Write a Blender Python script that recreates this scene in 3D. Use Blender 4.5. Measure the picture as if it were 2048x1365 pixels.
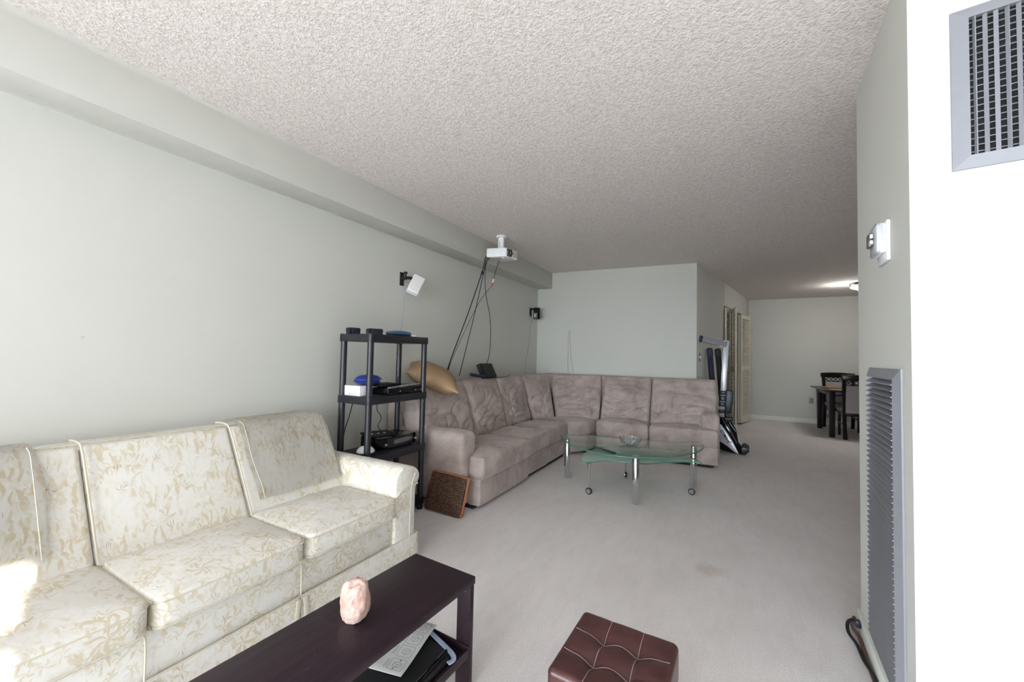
import bpy, bmesh, math, random
from mathutils import Vector, Matrix, noise
random.seed(7)
for o in list(bpy.data.objects): bpy.data.objects.remove(o)
S = bpy.context.scene
COL = S.collection
PI = math.pi
R = math.radians

# ---------------------------------------------------------------- camera, world, sun, window light, exposure
YAW, PITCH, ROLL, EYE = R(28.5), R(2.05), R(1.25), 1.19
def cam_dir(X, U):
    x0 = X*math.cos(ROLL)-U*math.sin(ROLL); u0 = X*math.sin(ROLL)+U*math.cos(ROLL)
    yf = math.cos(PITCH)-u0*math.sin(PITCH); z = math.sin(PITCH)+u0*math.cos(PITCH)
    return Vector((x0*math.cos(YAW)-yf*math.sin(YAW), x0*math.sin(YAW)+yf*math.cos(YAW), z))
fw = cam_dir(0, 0); rt = cam_dir(1, 0)-fw; up = cam_dir(0, 1)-fw
cd = bpy.data.cameras.new('camera'); cam = bpy.data.objects.new('camera', cd); COL.objects.link(cam)
cd.sensor_width = 36; cd.lens = 796.0/2048*36; cd.clip_start = .02; cd.clip_end = 200
M = Matrix.Identity(4)
for i in range(3):
    M[i][0], M[i][1], M[i][2] = rt[i], up[i], -fw[i]
M[2][3] = EYE
cam.matrix_world = M
S.camera = cam

w = bpy.data.worlds.new('sky'); S.world = w; w.use_nodes = True
wn = w.node_tree.nodes; wl_ = w.node_tree.links                 # hazy sky, brighter overhead than at the horizon, over darker ground
tcw = wn.new('ShaderNodeTexCoord'); sep = wn.new('ShaderNodeSeparateXYZ'); rmp = wn.new('ShaderNodeValToRGB'); mrw = wn.new('ShaderNodeMapRange')
wl_.new(tcw.outputs['Generated'], sep.inputs[0]); wl_.new(sep.outputs['Z'], mrw.inputs[0]); mrw.inputs[1].default_value = -1
wl_.new(mrw.outputs[0], rmp.inputs[0]); e = rmp.color_ramp.elements
e[0].position = .485; e[0].color = (.27, .285, .295, 1); e[1].position = .505; e[1].color = (.55, .60, .655, 1)
x = e.new(1.0); x.color = (.91, .985, 1.07, 1)
wl_.new(rmp.outputs[0], wn['Background'].inputs[0]); wn['Background'].inputs[1].default_value = 22

SUN_EL = R(23)
sd = bpy.data.lights.new('sun', 'SUN'); sd.energy = 10; sd.angle = R(.6); sd.color = (1, .96, .91)
sun = bpy.data.objects.new('sun', sd); COL.objects.link(sun)
sun.rotation_euler = Vector((-.966*math.cos(SUN_EL), .26*math.cos(SUN_EL), -math.sin(SUN_EL))).to_track_quat('-Z', 'Y').to_euler()

def portal(name, loc, size, direction):
    l = bpy.data.lights.new(name, 'AREA'); l.shape = 'RECTANGLE'; l.size, l.size_y = size
    l.cycles.is_portal = True
    o = bpy.data.objects.new(name, l); COL.objects.link(o); o.location = loc
    o.rotation_euler = Vector(direction).to_track_quat('-Z', 'Y').to_euler()
portal('daylight_rear', (-.4, -7.08, 1.25), (4.0, 2.3), (0, 1, 0))
portal('daylight_side', (2.08, -.92, 2.06), (.54, .48), (-1, 0, 0))

portal('added_window_portal', (-2.67, -4.1, 1.13), (3.8, 2.1), (1, 0, 0))  # portal for the window added on the unseen part of the left wall
S.view_settings.view_transform = 'Standard'; S.view_settings.look = 'None'
S.view_settings.gamma = 1; S.view_settings.use_curve_mapping = False
S.view_settings.exposure = 0.88
S.cycles.max_bounces = 14; S.cycles.diffuse_bounces = 9; S.cycles.glossy_bounces = 6; S.cycles.transparent_max_bounces = 24
S.cycles.sample_clamp_indirect = 6; S.cycles.use_denoising = True
S.cycles.caustics_reflective = False; S.cycles.caustics_refractive = False

# ---------------------------------------------------------------- materials
def lin(c):
    return tuple(((v/255)/12.92 if v/255 <= .04045 else ((v/255+.055)/1.055)**2.4) for v in c)
class NT:
    def __init__(s, name):
        s.m = bpy.data.materials.new(name); s.m.use_nodes = True; s.t = s.m.node_tree; s.n = s.t.nodes
        s.b = s.n['Principled BSDF']; s.tc = s.n.new('ShaderNodeTexCoord')
    def link(s, a, b): s.t.links.new(a, b)
    def mapping(s, scale=(1, 1, 1), loc=(0, 0, 0), rot=(0, 0, 0)):
        m = s.n.new('ShaderNodeMapping'); m.inputs['Scale'].default_value = scale
        m.inputs['Location'].default_value = loc; m.inputs['Rotation'].default_value = rot
        s.link(s.tc.outputs['Object'], m.inputs[0]); return m.outputs[0]
    def noise(s, vec, scale, detail=2, rough=.5, dist=0):
        x = s.n.new('ShaderNodeTexNoise'); s.link(vec, x.inputs['Vector'])
        x.inputs['Scale'].default_value = scale; x.inputs['Detail'].default_value = detail
        x.inputs['Roughness'].default_value = rough; x.inputs['Distortion'].default_value = dist
        return x.outputs['Fac']
    def voro(s, vec, scale, out='Distance', feat='F1'):
        x = s.n.new('ShaderNodeTexVoronoi'); x.feature = feat; s.link(vec, x.inputs['Vector'])
        x.inputs['Scale'].default_value = scale; return x.outputs[out]
    def wave(s, vec, scale, dist=0, detail=2, dirn='X'):
        x = s.n.new('ShaderNodeTexWave'); x.bands_direction = dirn; s.link(vec, x.inputs['Vector'])
        x.inputs['Scale'].default_value = scale; x.inputs['Distortion'].default_value = dist
        x.inputs['Detail'].default_value = detail; return x.outputs['Fac']
    def ramp(s, fac, stops):
        x = s.n.new('ShaderNodeValToRGB'); s.link(fac, x.inputs[0]); e = x.color_ramp.elements
        while len(e) < len(stops): e.new(.5)
        for i, (p, c) in enumerate(stops):
            e[i].position = p; e[i].color = (c, c, c, 1) if isinstance(c, (int, float)) else (*c, 1)
        return x.outputs[0]
    def math(s, op, a, b=None):
        x = s.n.new('ShaderNodeMath'); x.operation = op
        for i, v in enumerate((a, b)):
            if v is None: continue
            if isinstance(v, (int, float)): x.inputs[i].default_value = v
            else: s.link(v, x.inputs[i])
        return x.outputs[0]
    def mix(s, fac, a, b, mode='MIX'):
        x = s.n.new('ShaderNodeMix'); x.data_type = 'RGBA'; x.blend_type = mode
        for i, v in ((0, fac), (6, a), (7, b)):
            if isinstance(v, (int, float)): x.inputs[i].default_value = v
            elif isinstance(v, tuple): x.inputs[i].default_value = (*v, 1)
            else: s.link(v, x.inputs[i])
        return x.outputs[2]
    def col(s, v):
        if isinstance(v, tuple): s.b.inputs['Base Color'].default_value = (*v, 1)
        else: s.link(v, s.b.inputs['Base Color'])
    def bump(s, h, strength=.3, dist=.002):
        x = s.n.new('ShaderNodeBump'); x.inputs['Strength'].default_value = strength; x.inputs['Distance'].default_value = dist
        s.link(h, x.inputs['Height']); s.link(x.outputs[0], s.b.inputs['Normal'])
    def set(s, **k):
        for a, v in k.items(): s.b.inputs[a.replace('_', ' ')].default_value = v
        return s

def plain(name, rgb, rough=.5, metal=0, var=.06, scale=30, bump=0, spec=.5):
    n = NT(name); c = lin(rgb); v = n.mapping()
    f = n.noise(v, scale, 3)
    n.col(n.mix(f, tuple(x*(1-var) for x in c), tuple(min(1, x*(1+var)) for x in c)))
    n.set(Roughness=rough, Metallic=metal); n.b.inputs['Specular IOR Level'].default_value = spec
    if bump: n.bump(n.noise(v, scale*6, 2), bump, .002)
    return n.m

def make_wall(name, rgb):
    n = NT(name); c = lin(rgb); v = n.mapping()
    f = n.noise(v, 1.2, 3)
    base = n.mix(f, tuple(x*.975 for x in c), tuple(min(1, x*1.02) for x in c))
    spots = n.ramp(n.voro(n.mapping((1, 1, 1), (.3, .2, .1)), 2.3), [(0, 1), (.012, 1), (.02, 0), (1, 0)])
    scuff = n.ramp(n.noise(n.mapping((6, 6, 18)), 1.7, 4), [(0, 0), (.72, 0), (.76, 1), (1, 1)])
    base = n.mix(n.math('MULTIPLY', spots, .35), base, tuple(x*.5 for x in c))
    base = n.mix(n.math('MULTIPLY', scuff, .08), base, tuple(x*.7 for x in c))
    n.col(base); n.set(Roughness=.75); n.bump(n.noise(v, 160, 2), .12, .001)
    return n.m
def make_ceiling():
    n = NT('popcorn_ceiling'); v = n.mapping()
    a = n.noise(v, 62, 3, .65, .4); b = n.voro(v, 105)
    h = n.math('ADD', n.ramp(a, [(.3, 0), (.72, 1)]), n.math('MULTIPLY', n.ramp(b, [(0, 1), (.6, 0)]), .6))
    n.col(n.mix(n.ramp(a, [(.33, 0), (.6, 1)]), lin((210, 200, 196)), lin((232, 226, 223))))
    n.set(Roughness=.95); n.bump(h, .5, .006); return n.m
def make_carpet():
    n = NT('carpet'); v = n.mapping()
    f = n.ramp(n.noise(v, 150, 3, .7), [(.3, 0), (.7, 1)]); big = n.noise(n.mapping((1.2, .7, 1)), 2.4, 4, .6)
    brush = n.noise(n.mapping((9, 2.5, 1), rot=(0, 0, .5)), 2.2, 3)
    c = n.mix(f, lin((214, 208, 209)), lin((240, 237, 238)))
    c = n.mix(n.ramp(big, [(.35, 0), (.65, .35)]), c, lin((204, 197, 195)))
    c = n.mix(n.ramp(brush, [(.45, 0), (.7, .22)]), c, lin((200, 194, 196)))
    st = n.n.new('ShaderNodeVectorMath'); st.operation = 'DISTANCE'
    n.link(n.tc.outputs['Object'], st.inputs[0]); st.inputs[1].default_value = (-.099, 2.562, 0)
    spot = n.math('ADD', st.outputs['Value'], n.math('MULTIPLY', n.noise(v, 14, 3), .12))
    c = n.mix(n.ramp(spot, [(0, .35), (.09, .3), (.16, 0)]), c, lin((170, 140, 112)))
    flk = n.ramp(n.voro(v, 9), [(0, 1), (.018, 1), (.03, 0)])
    c = n.mix(n.math('MULTIPLY', flk, .5), c, lin((150, 140, 132)))
    n.col(c); n.set(Roughness=1); n.b.inputs['Specular IOR Level'].default_value = .1
    n.bump(n.math('ADD', f, n.math('MULTIPLY', big, .6)), .3, .0025); return n.m
def make_toile(name='toile_fabric', shift=0):
    n = NT(name); v = n.mapping((1, 1, 1), (shift, shift*.7, shift*.3)); dv = n.n.new('ShaderNodeTexNoise')
    n.link(v, dv.inputs['Vector']); dv.inputs['Scale'].default_value = 22; dv.inputs['Detail'].default_value = 2
    mv = n.n.new('ShaderNodeVectorMath'); mv.operation = 'MULTIPLY_ADD'; mv.inputs[1].default_value = (.016,)*3
    n.link(dv.outputs['Color'], mv.inputs[0]); n.link(v, mv.inputs[2]); wv = mv.outputs[0]
    def sprigs(scale, off, petals, reach, sharp, keep):
        # leafy rosettes scattered at random: a star of petals around every cell centre
        o = n.n.new('ShaderNodeVectorMath'); o.operation = 'ADD'; o.inputs[1].default_value = (off, off*.6+.3, off*1.3); n.link(wv, o.inputs[0])
        sc = n.n.new('ShaderNodeVectorMath'); sc.operation = 'SCALE'; sc.inputs['Scale'].default_value = scale; n.link(o.outputs[0], sc.inputs[0])
        x = n.n.new('ShaderNodeTexVoronoi'); x.inputs['Scale'].default_value = 1; n.link(sc.outputs[0], x.inputs['Vector'])
        d = n.n.new('ShaderNodeVectorMath'); d.operation = 'SUBTRACT'; n.link(sc.outputs[0], d.inputs[0]); n.link(x.outputs['Position'], d.inputs[1])
        sp = n.n.new('ShaderNodeSeparateXYZ'); n.link(d.outputs[0], sp.inputs[0])
        rd = n.n.new('ShaderNodeSeparateColor'); n.link(x.outputs['Color'], rd.inputs[0])
        th = n.math('ARCTAN2', n.math('ADD', sp.outputs['Z'], sp.outputs['X']), sp.outputs['Y'])
        ph = n.math('ADD', n.math('MULTIPLY', th, petals), n.math('MULTIPLY', rd.outputs[0], 6.3))
        rr = n.math('MULTIPLY', x.outputs['Distance'], 9.0)
        f = n.math('SINE', n.math('ADD', ph, n.math('MULTIPLY', n.math('SINE', rr), .9)))
        f = n.math('SUBTRACT', f, n.math('MULTIPLY', x.outputs['Distance'], reach))
        f = n.ramp(n.math('ADD', n.math('MULTIPLY', f, .5), .5), [(sharp, 0), (sharp+.12, 1)])
        return n.math('MULTIPLY', f, n.ramp(rd.outputs[1], [(keep, 0), (keep+.02, 1)]))
    clus = n.ramp(n.noise(v, 8, 3, .55), [(.42, .25), (.56, 1)])
    a1 = sprigs(11.5, .3+shift, 6, 1.7, .40, .12); a2 = sprigs(17, 1.9+shift, 5, 1.9, .38, .2); a3 = sprigs(30, 4.1+shift, 4, 1.9, .38, .25)
    pat = n.math('MULTIPLY', clus, n.math('MAXIMUM', a1, n.math('MAXIMUM', a2, n.math('MULTIPLY', a3, .8))))
    soft = n.ramp(n.noise(wv, 40, 3, .6, .8), [(.42, 0), (.6, 1)])
    pat2 = n.math('MULTIPLY', clus, soft)
    pat3 = sprigs(15, 7.3+shift, 8, 2.6, .60, .68)
    c = n.mix(n.math('MULTIPLY', pat2, .30), lin((222, 220, 216)), lin((200, 186, 160)))
    c = n.mix(n.math('MULTIPLY', pat, .62), c, lin((194, 178, 142)))
    c = n.mix(n.math('MULTIPLY', pat3, .55), c, lin((150, 104, 96)))
    n.col(c); n.set(Roughness=.8); n.b.inputs['Specular IOR Level'].default_value = .2
    n.bump(n.math('ADD', n.noise(v, 400, 1), n.math('MULTIPLY', pat, .6)), .25, .0012); return n.m
def make_suede():
    n = NT('brown_suede'); v = n.mapping()
    f = n.noise(v, 4.5, 4, .6, .6); g = n.noise(n.mapping((3, 3, 12)), 5, 3, .6, 1)
    c = n.mix(n.ramp(f, [(.3, 0), (.72, 1)]), lin((144, 129, 124)), lin((184, 170, 165)))
    c = n.mix(n.ramp(g, [(.45, 0), (.75, .45)]), c, lin((186, 171, 166)))
    n.col(c); n.set(Roughness=.9, Sheen_Weight=.25, Sheen_Roughness=.5); n.b.inputs['Specular IOR Level'].default_value = .15
    h = n.math('ADD', n.math('MULTIPLY', n.noise(v, 18, 3, .6, 1.5), 1.0), n.math('MULTIPLY', n.noise(v, 300, 1), .08))
    n.bump(h, .35, .012); return n.m
def make_darkwood(name, a, b, rough, along='Y'):
    n = NT(name); sc = (26, 1.1, 26) if along == 'Y' else (26, 26, 1.1)
    g = n.noise(n.mapping(sc), 2.6, 5, .65, .6); fine = n.noise(n.mapping(tuple(x*5 if x > 2 else x*2 for x in sc)), 2, 2)
    c = n.mix(n.ramp(g, [(.3, 0), (.7, 1)]), lin(a), lin(b))
    c = n.mix(n.math('MULTIPLY', fine, .3), c, tuple(x*.4 for x in lin(a)))
    dust = n.ramp(n.voro(n.mapping(), 60), [(0, 1), (.05, 1), (.09, 0)])
    dust = n.math('MULTIPLY', dust, n.ramp(n.noise(n.mapping(), 30, 2), [(.55, 0), (.62, 1)]))
    c = n.mix(n.math('MULTIPLY', dust, .35), c, lin((170, 160, 165)))
    n.col(c); n.set(Roughness=rough); n.b.inputs['Specular IOR Level'].default_value = .28; n.bump(fine, .08, .001); return n.m
def make_salt():
    n = NT('salt_crystal'); v = n.mapping()
    f = n.noise(v, 22, 4, .6); g = n.noise(v, 70, 3, .6)
    c = n.mix(n.ramp(f, [(.35, 0), (.65, 1)]), lin((182, 142, 130)), lin((204, 178, 170)))
    c = n.mix(n.ramp(n.noise(n.mapping((1, 1, 1), (.4, .2, 0)), 15, 2), [(.66, 0), (.74, .6)]), c, lin((196, 120, 100)))
    n.col(c); n.set(Roughness=.5, Subsurface_Weight=.12, Subsurface_Scale=.02); n.b.inputs['Subsurface Radius'].default_value = (1, .5, .35)
    n.bump(n.math('ADD', f, n.math('MULTIPLY', g, .5)), .6, .01); return n.m
def make_woven():
    n = NT('woven_bead_fabric'); v = n.mapping((1, 1, 1), rot=(0, 0, 0))
    gx = n.wave(n.mapping((1, 1, 1)), 29, 0, 0, 'X'); gz = n.wave(n.mapping((1, 1, 1)), 29, 0, 0, 'Z'); hue = n.noise(n.mapping(), 120, 1)
    spot = n.ramp(n.math('MULTIPLY', gx, gz), [(.42, 0), (.62, 1)])
    c = n.mix(n.ramp(hue, [(.42, 0), (.58, 1)]), lin((205, 170, 128)), lin((140, 70, 52)))
    n.col(n.mix(spot, lin((28, 17, 14)), c)); n.set(Roughness=.7); n.bump(spot, .5, .003); return n.m
def make_glass(name, tint, refl=.06):
    m = bpy.data.materials.new(name); m.use_nodes = True; t = m.node_tree; N = t.nodes
    N.remove(N['Principled BSDF']); tr = N.new('ShaderNodeBsdfTransparent'); tr.inputs[0].default_value = (*tint, 1)
    gl = N.new('ShaderNodeBsdfGlossy'); gl.inputs['Roughness'].default_value = .03
    fr = N.new('ShaderNodeFresnel'); fr.inputs[0].default_value = 1.5
    mx = N.new('ShaderNodeMixShader'); gm = N.new('ShaderNodeNewGeometry'); sb = N.new('ShaderNodeMath'); sb.operation = 'SUBTRACT'; sb.inputs[0].default_value = 1
    ml = N.new('ShaderNodeMath'); ml.operation = 'MULTIPLY'; t.links.new(gm.outputs['Backfacing'], sb.inputs[1]); t.links.new(sb.outputs[0], ml.inputs[0]); t.links.new(fr.outputs[0], ml.inputs[1])
    t.links.new(ml.outputs[0], mx.inputs[0])
    t.links.new(tr.outputs[0], mx.inputs[1]); t.links.new(gl.outputs[0], mx.inputs[2])
    t.links.new(mx.outputs[0], N['Material Output'].inputs[0]); return m
def make_frosted():
    m = make_glass('frosted_glass', (.80, .90, .85)); t = m.node_tree; N = t.nodes
    d = N.new('ShaderNodeBsdfDiffuse'); d.inputs[0].default_value = (*lin((196, 212, 204)), 1)
    src = N['Material Output'].inputs[0].links[0].from_socket
    mx = N.new('ShaderNodeMixShader'); mx.inputs[0].default_value = .42
    t.links.new(src, mx.inputs[1]); t.links.new(d.outputs[0], mx.inputs[2]); t.links.new(mx.outputs[0], N['Material Output'].inputs[0]); return m
def make_leather():
    n = NT('brown_leather'); v = n.mapping(); f = n.noise(v, 14, 3)
    n.col(n.mix(f, lin((56, 30, 30)), lin((78, 44, 43)))); n.set(Roughness=.34)
    n.bump(n.voro(v, 420), .15, .0008); return n.m
def make_tan():
    n = NT('tan_pillow_weave'); wv = n.wave(n.mapping(), 55, 0, 0, 'Y'); w2 = n.wave(n.mapping(), 55, 0, 0, 'X')
    f = n.math('MULTIPLY', wv, w2)
    n.col(n.mix(f, lin((146, 118, 88)), lin((180, 152, 118)))); n.set(Roughness=.6); n.bump(f, .3, .003); return n.m

MT = dict(
    wall=make_wall("pale_green_wall_paint", (204, 204, 199)), ceiling=make_ceiling(), carpet=make_carpet(),
    toile=make_toile(), toile2=make_toile('toile_cover_fabric', 2.3), suede=make_suede(),
    wenge=make_darkwood('wenge_laminate', (26, 15, 22), (50, 33, 42), .42),
    dining=make_darkwood('dark_mahogany', (16, 9, 10), (36, 16, 20), .28, 'Z'),
    salt=make_salt(), woven=make_woven(), glass=make_glass('table_glass', (.86, .93, .90)),
    pane=make_glass('window_glass', (.96, .98, .97)), frosted=make_frosted(), leather=make_leather(), tan=make_tan(),
    piping=plain('cream_piping', (204, 197, 182), .8), stitch=plain('pale_stitch_thread', (150, 128, 130), .8),
    blackp=plain('black_plastic', (24, 24, 29), .42), rackp=plain('rack_plastic', (30, 31, 38), .38),
    blackm=plain('matt_black', (15, 15, 17), .7), gloss=plain('gloss_black', (10, 10, 12), .12),
    white=plain('white_plastic', (236, 236, 240), .4), trim=plain('white_trim_paint', (222, 224, 218), .5),
    doorp=plain('cream_door_paint', (214, 208, 194), .5), grey=plain('grey_plastic', (140, 140, 146), .5),
    alu=plain('brushed_aluminium', (146, 147, 154), .40, .3), chrome=plain('chrome', (214, 216, 220), .1, 1, .02),
    ventp=plain('grey_vent_enamel', (134, 135, 143), .4), navy=plain('navy_fabric', (34, 40, 66), .7, bump=.2),
    navyp=plain('navy_plastic', (27, 33, 52), .4), blue=plain('royal_blue_shell', (30, 52, 140), .4),
    teal=plain('steel_blue_shell', (60, 94, 128), .22), green=plain('green_rim', (40, 150, 112), .4),
    rim=plain('tan_leather_rim', (150, 92, 56), .6), wood=plain('brown_cable', (96, 72, 60), .6),
    paper=plain('white_paper', (212, 210, 208), .9, var=.02), ink=plain('printed_ink', (62, 62, 68), .9),
    lilac=plain('lilac_seat_fabric', (150, 142, 146), .85, bump=.15), straw=plain('straw_placemat', (176, 140, 84), .9, scale=120, var=.25, bump=.4),
    red=plain('red_plastic', (196, 40, 40), .5), duct_shade=plain('duct_shade_black', (14, 14, 16), .9),
    almond=plain('almond_plate', (158, 148, 136), .5), frame=plain('window_frame_white', (228, 230, 230), .5),
    screen=plain('grey_display', (88, 88, 84), .15), strap=plain('blue_grey_strap', (160, 174, 200), .7),
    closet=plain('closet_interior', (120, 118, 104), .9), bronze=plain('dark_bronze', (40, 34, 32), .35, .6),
    silverp=plain('silver_body', (196, 198, 206), .35, .3), cloth=plain('beige_garment', (170, 140, 120), .9))
ng = NT('table_glass_edge'); ng.col(lin((70, 118, 100))); ng.set(Roughness=.15); MT['glass_edge'] = ng.m
ng = NT('lit_lamp_glass'); ng.col((.9, .9, .9)); ng.b.inputs['Emission Color'].default_value = (1, .97, .92, 1); ng.b.inputs['Emission Strength'].default_value = 9; MT['lamp'] = ng.m
n = NT('cut_crystal'); n.col((.95, .96, .97)); n.set(Roughness=.05, Transmission_Weight=.85, IOR=1.5); MT['crystal'] = n.m

# ---------------------------------------------------------------- mesh helpers
def V(*a): return Vector(a)
def rbox(bm, c, s, r=.004, n=1, m=(1, 1, 1), fn=None, X=None):
    """rounded box, centre c, size s; fn(p, half) reshapes each point; X is applied last"""
    if isinstance(m, int): m = (m,)*3
    h = [x/2 for x in s]; r = min(r, *[x*.999 for x in h])
    co = []
    for a in range(3):
        i = h[a]-r
        out = [i+r*math.tan(PI/4*k/n) for k in range(1, n+1)]
        co.append([-x for x in reversed(out)]+[-i+2*i*k/m[a] for k in range(m[a]+1)]+out)
    L = [len(x) for x in co]; vs = {}
    def vert(i, j, k):
        if (i, j, k) in vs: return vs[(i, j, k)]
        p = V(co[0][i], co[1][j], co[2][k])
        q = V(*[max(-(h[a]-r), min(h[a]-r, p[a])) for a in range(3)])
        d = p-q
        if d.length > 1e-9: p = q+d.normalized()*r
        if fn: p = fn(p, h)
        p = p+V(*c)
        if X: p = X @ p
        vs[(i, j, k)] = bm.verts.new(p); return vs[(i, j, k)]
    for a in range(3):
        b, d = (a+1) % 3, (a+2) % 3
        for side in (0, L[a]-1):
            for i in range(L[b]-1):
                for j in range(L[d]-1):
                    f = []
                    for (x, y) in ((0, 0), (1, 0), (1, 1), (0, 1)):
                        idx = [0]*3; idx[a] = side; idx[b] = i+x; idx[d] = j+y; f.append(vert(*idx))
                    if side == 0: f.reverse()
                    bm.faces.new(f)
    return bm
def bx(bm, x0, x1, y0, y1, z0, z1, r=.003, X=None, n=1):
    return rbox(bm, ((x0+x1)/2, (y0+y1)/2, (z0+z1)/2), (abs(x1-x0), abs(y1-y0), abs(z1-z0)), r, n, 1, None, X)
def box12(bm, x0, x1, y0, y1, z0, z1, X=None):
    vs = [bm.verts.new((X @ V(x, y, z)) if X else V(x, y, z)) for x in (x0, x1) for y in (y0, y1) for z in (z0, z1)]
    for f in ((0, 1, 3, 2), (4, 6, 7, 5), (0, 4, 5, 1), (2, 3, 7, 6), (0, 2, 6, 4), (1, 5, 7, 3)): bm.faces.new([vs[i] for i in f])
    return bm
def ccw(P):
    a = sum(P[i][0]*P[(i+1) % len(P)][1]-P[(i+1) % len(P)][0]*P[i][1] for i in range(len(P)))
    return list(P) if a > 0 else list(reversed(P))
def inset(P, d):
    out = []
    for i in range(len(P)):
        a, b, c = Vector(P[i-1][:2]), Vector(P[i][:2]), Vector(P[(i+1) % len(P)][:2])
        e1, e2 = (b-a).normalized(), (c-b).normalized()
        n1, n2 = Vector((-e1.y, e1.x)), Vector((-e2.y, e2.x)); t = n1+n2
        k = 1/max(.35, t.length_squared/2)
        out.append(b+t*.5*k*d)
    return out
def round_poly(P, r, n=4):
    P = ccw(P); out = []
    for i in range(len(P)):
        a, b, c = Vector(P[i-1]), Vector(P[i]), Vector(P[(i+1) % len(P)])
        rr = min(r, (a-b).length*.45, (c-b).length*.45)
        p0, p1 = b+(a-b).normalized()*rr, b+(c-b).normalized()*rr
        for k in range(n+1):
            t = k/n; out.append(((1-t)**2*p0+2*t*(1-t)*b+t*t*p1))
    return out
def soft_prism(bm, P, z0, z1, r=.01, n=3, dome=0, caps=1, X=None, both=False, fn=None):
    """outline P extruded z0..z1 with rounded edges; dome lifts the top towards its middle"""
    P = [Vector(p) for p in ccw(P)]; r = min(r, (z1-z0)/2*.98)
    prof = [(r*(1-math.sin(PI/2*k/n)), z0+r*(1-math.cos(PI/2*k/n))) for k in range(n+1)]
    prof += [(r*(1-math.cos(PI/2*k/n)), z1-r*(1-math.sin(PI/2*k/n))) for k in range(n+1)]
    rings = []
    T = (lambda p: X @ p) if X else (lambda p: p)
    F = fn if fn else (lambda p: p)
    for d, z in prof:
        rings.append([bm.verts.new(T(F(V(q.x, q.y, z)))) for q in inset(P, d)])
    top = inset(P, r); c = sum(top, Vector((0, 0)))/len(top)
    for k in range(1, caps):
        s = 1-k/caps; rings.append([bm.verts.new(T(F(V(*(c+(q-c)*s), z1+dome*(1-s*s))))) for q in top])
    for a, b in zip(rings, rings[1:]):
        for i in range(len(P)):
            j = (i+1) % len(P); bm.faces.new((a[i], a[j], b[j], b[i]))
    bm.faces.new(list(reversed(rings[0])))
    if caps > 1:
        m = bm.verts.new(T(F(V(c.x, c.y, z1+dome)))); a = rings[-1]
        for i in range(len(P)): bm.faces.new((a[i], a[(i+1) % len(P)], m))
    else: bm.faces.new(rings[-1])
    return bm
def catmull(pts, k=6, closed=False):
    P = [Vector(p) for p in pts]; out = []; N = len(P)
    if N < 3: return P
    rng = range(N) if closed else range(N-1)
    for i in rng:
        if closed: a, b, c, d = P[i-1], P[i], P[(i+1) % N], P[(i+2) % N]
        else: a, b, c, d = P[max(i-1, 0)], P[i], P[i+1], P[min(i+2, N-1)]
        for j in range(k):
            t = j/k
            out.append(.5*((2*b)+(c-a)*t+(2*a-5*b+4*c-d)*t*t+(3*b-a-3*c+d)*t**3))
    if not closed: out.append(P[-1])
    return out
def tube(bm, pts, r, n=8, k=6, closed=False, smooth=True, X=None):
    P = catmull(pts, k, closed) if smooth else [Vector(p) for p in pts]
    if X: P = [X @ p for p in P]
    N = len(P); rings = []; u = None
    for i in range(N):
        if closed: t = P[(i+1) % N]-P[i-1]
        else: t = P[min(i+1, N-1)]-P[max(i-1, 0)]
        t.normalize()
        if u is None: u = t.orthogonal()
        u = u-t*u.dot(t)
        if u.length < 1e-6: u = t.orthogonal()
        u.normalize(); v = t.cross(u)
        rr = r(i/(N-1)) if callable(r) else r
        rings.append([bm.verts.new(P[i]+(u*math.cos(2*PI*a/n)+v*math.sin(2*PI*a/n))*rr) for a in range(n)])
    for i in range(N if closed else N-1):
        a, b = rings[i], rings[(i+1) % N]
        for j in range(n): bm.faces.new((a[j], a[(j+1) % n], b[(j+1) % n], b[j]))
    if not closed: bm.faces.new(list(reversed(rings[0]))); bm.faces.new(rings[-1])
    return bm
def lathe(bm, prof, c=(0, 0, 0), n=24, X=None):
    rings = []
    for r, z in prof:
        rings.append([bm.verts.new((X @ (V(r*math.cos(2*PI*i/n), r*math.sin(2*PI*i/n), z)+V(*c))) if X else V(r*math.cos(2*PI*i/n), r*math.sin(2*PI*i/n), z)+V(*c)) for i in range(n)])
    for a, b in zip(rings, rings[1:]):
        for i in range(n): bm.faces.new((a[i], a[(i+1) % n], b[(i+1) % n], b[i]))
    bm.faces.new(list(reversed(rings[0]))); bm.faces.new(rings[-1]); return bm
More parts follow.
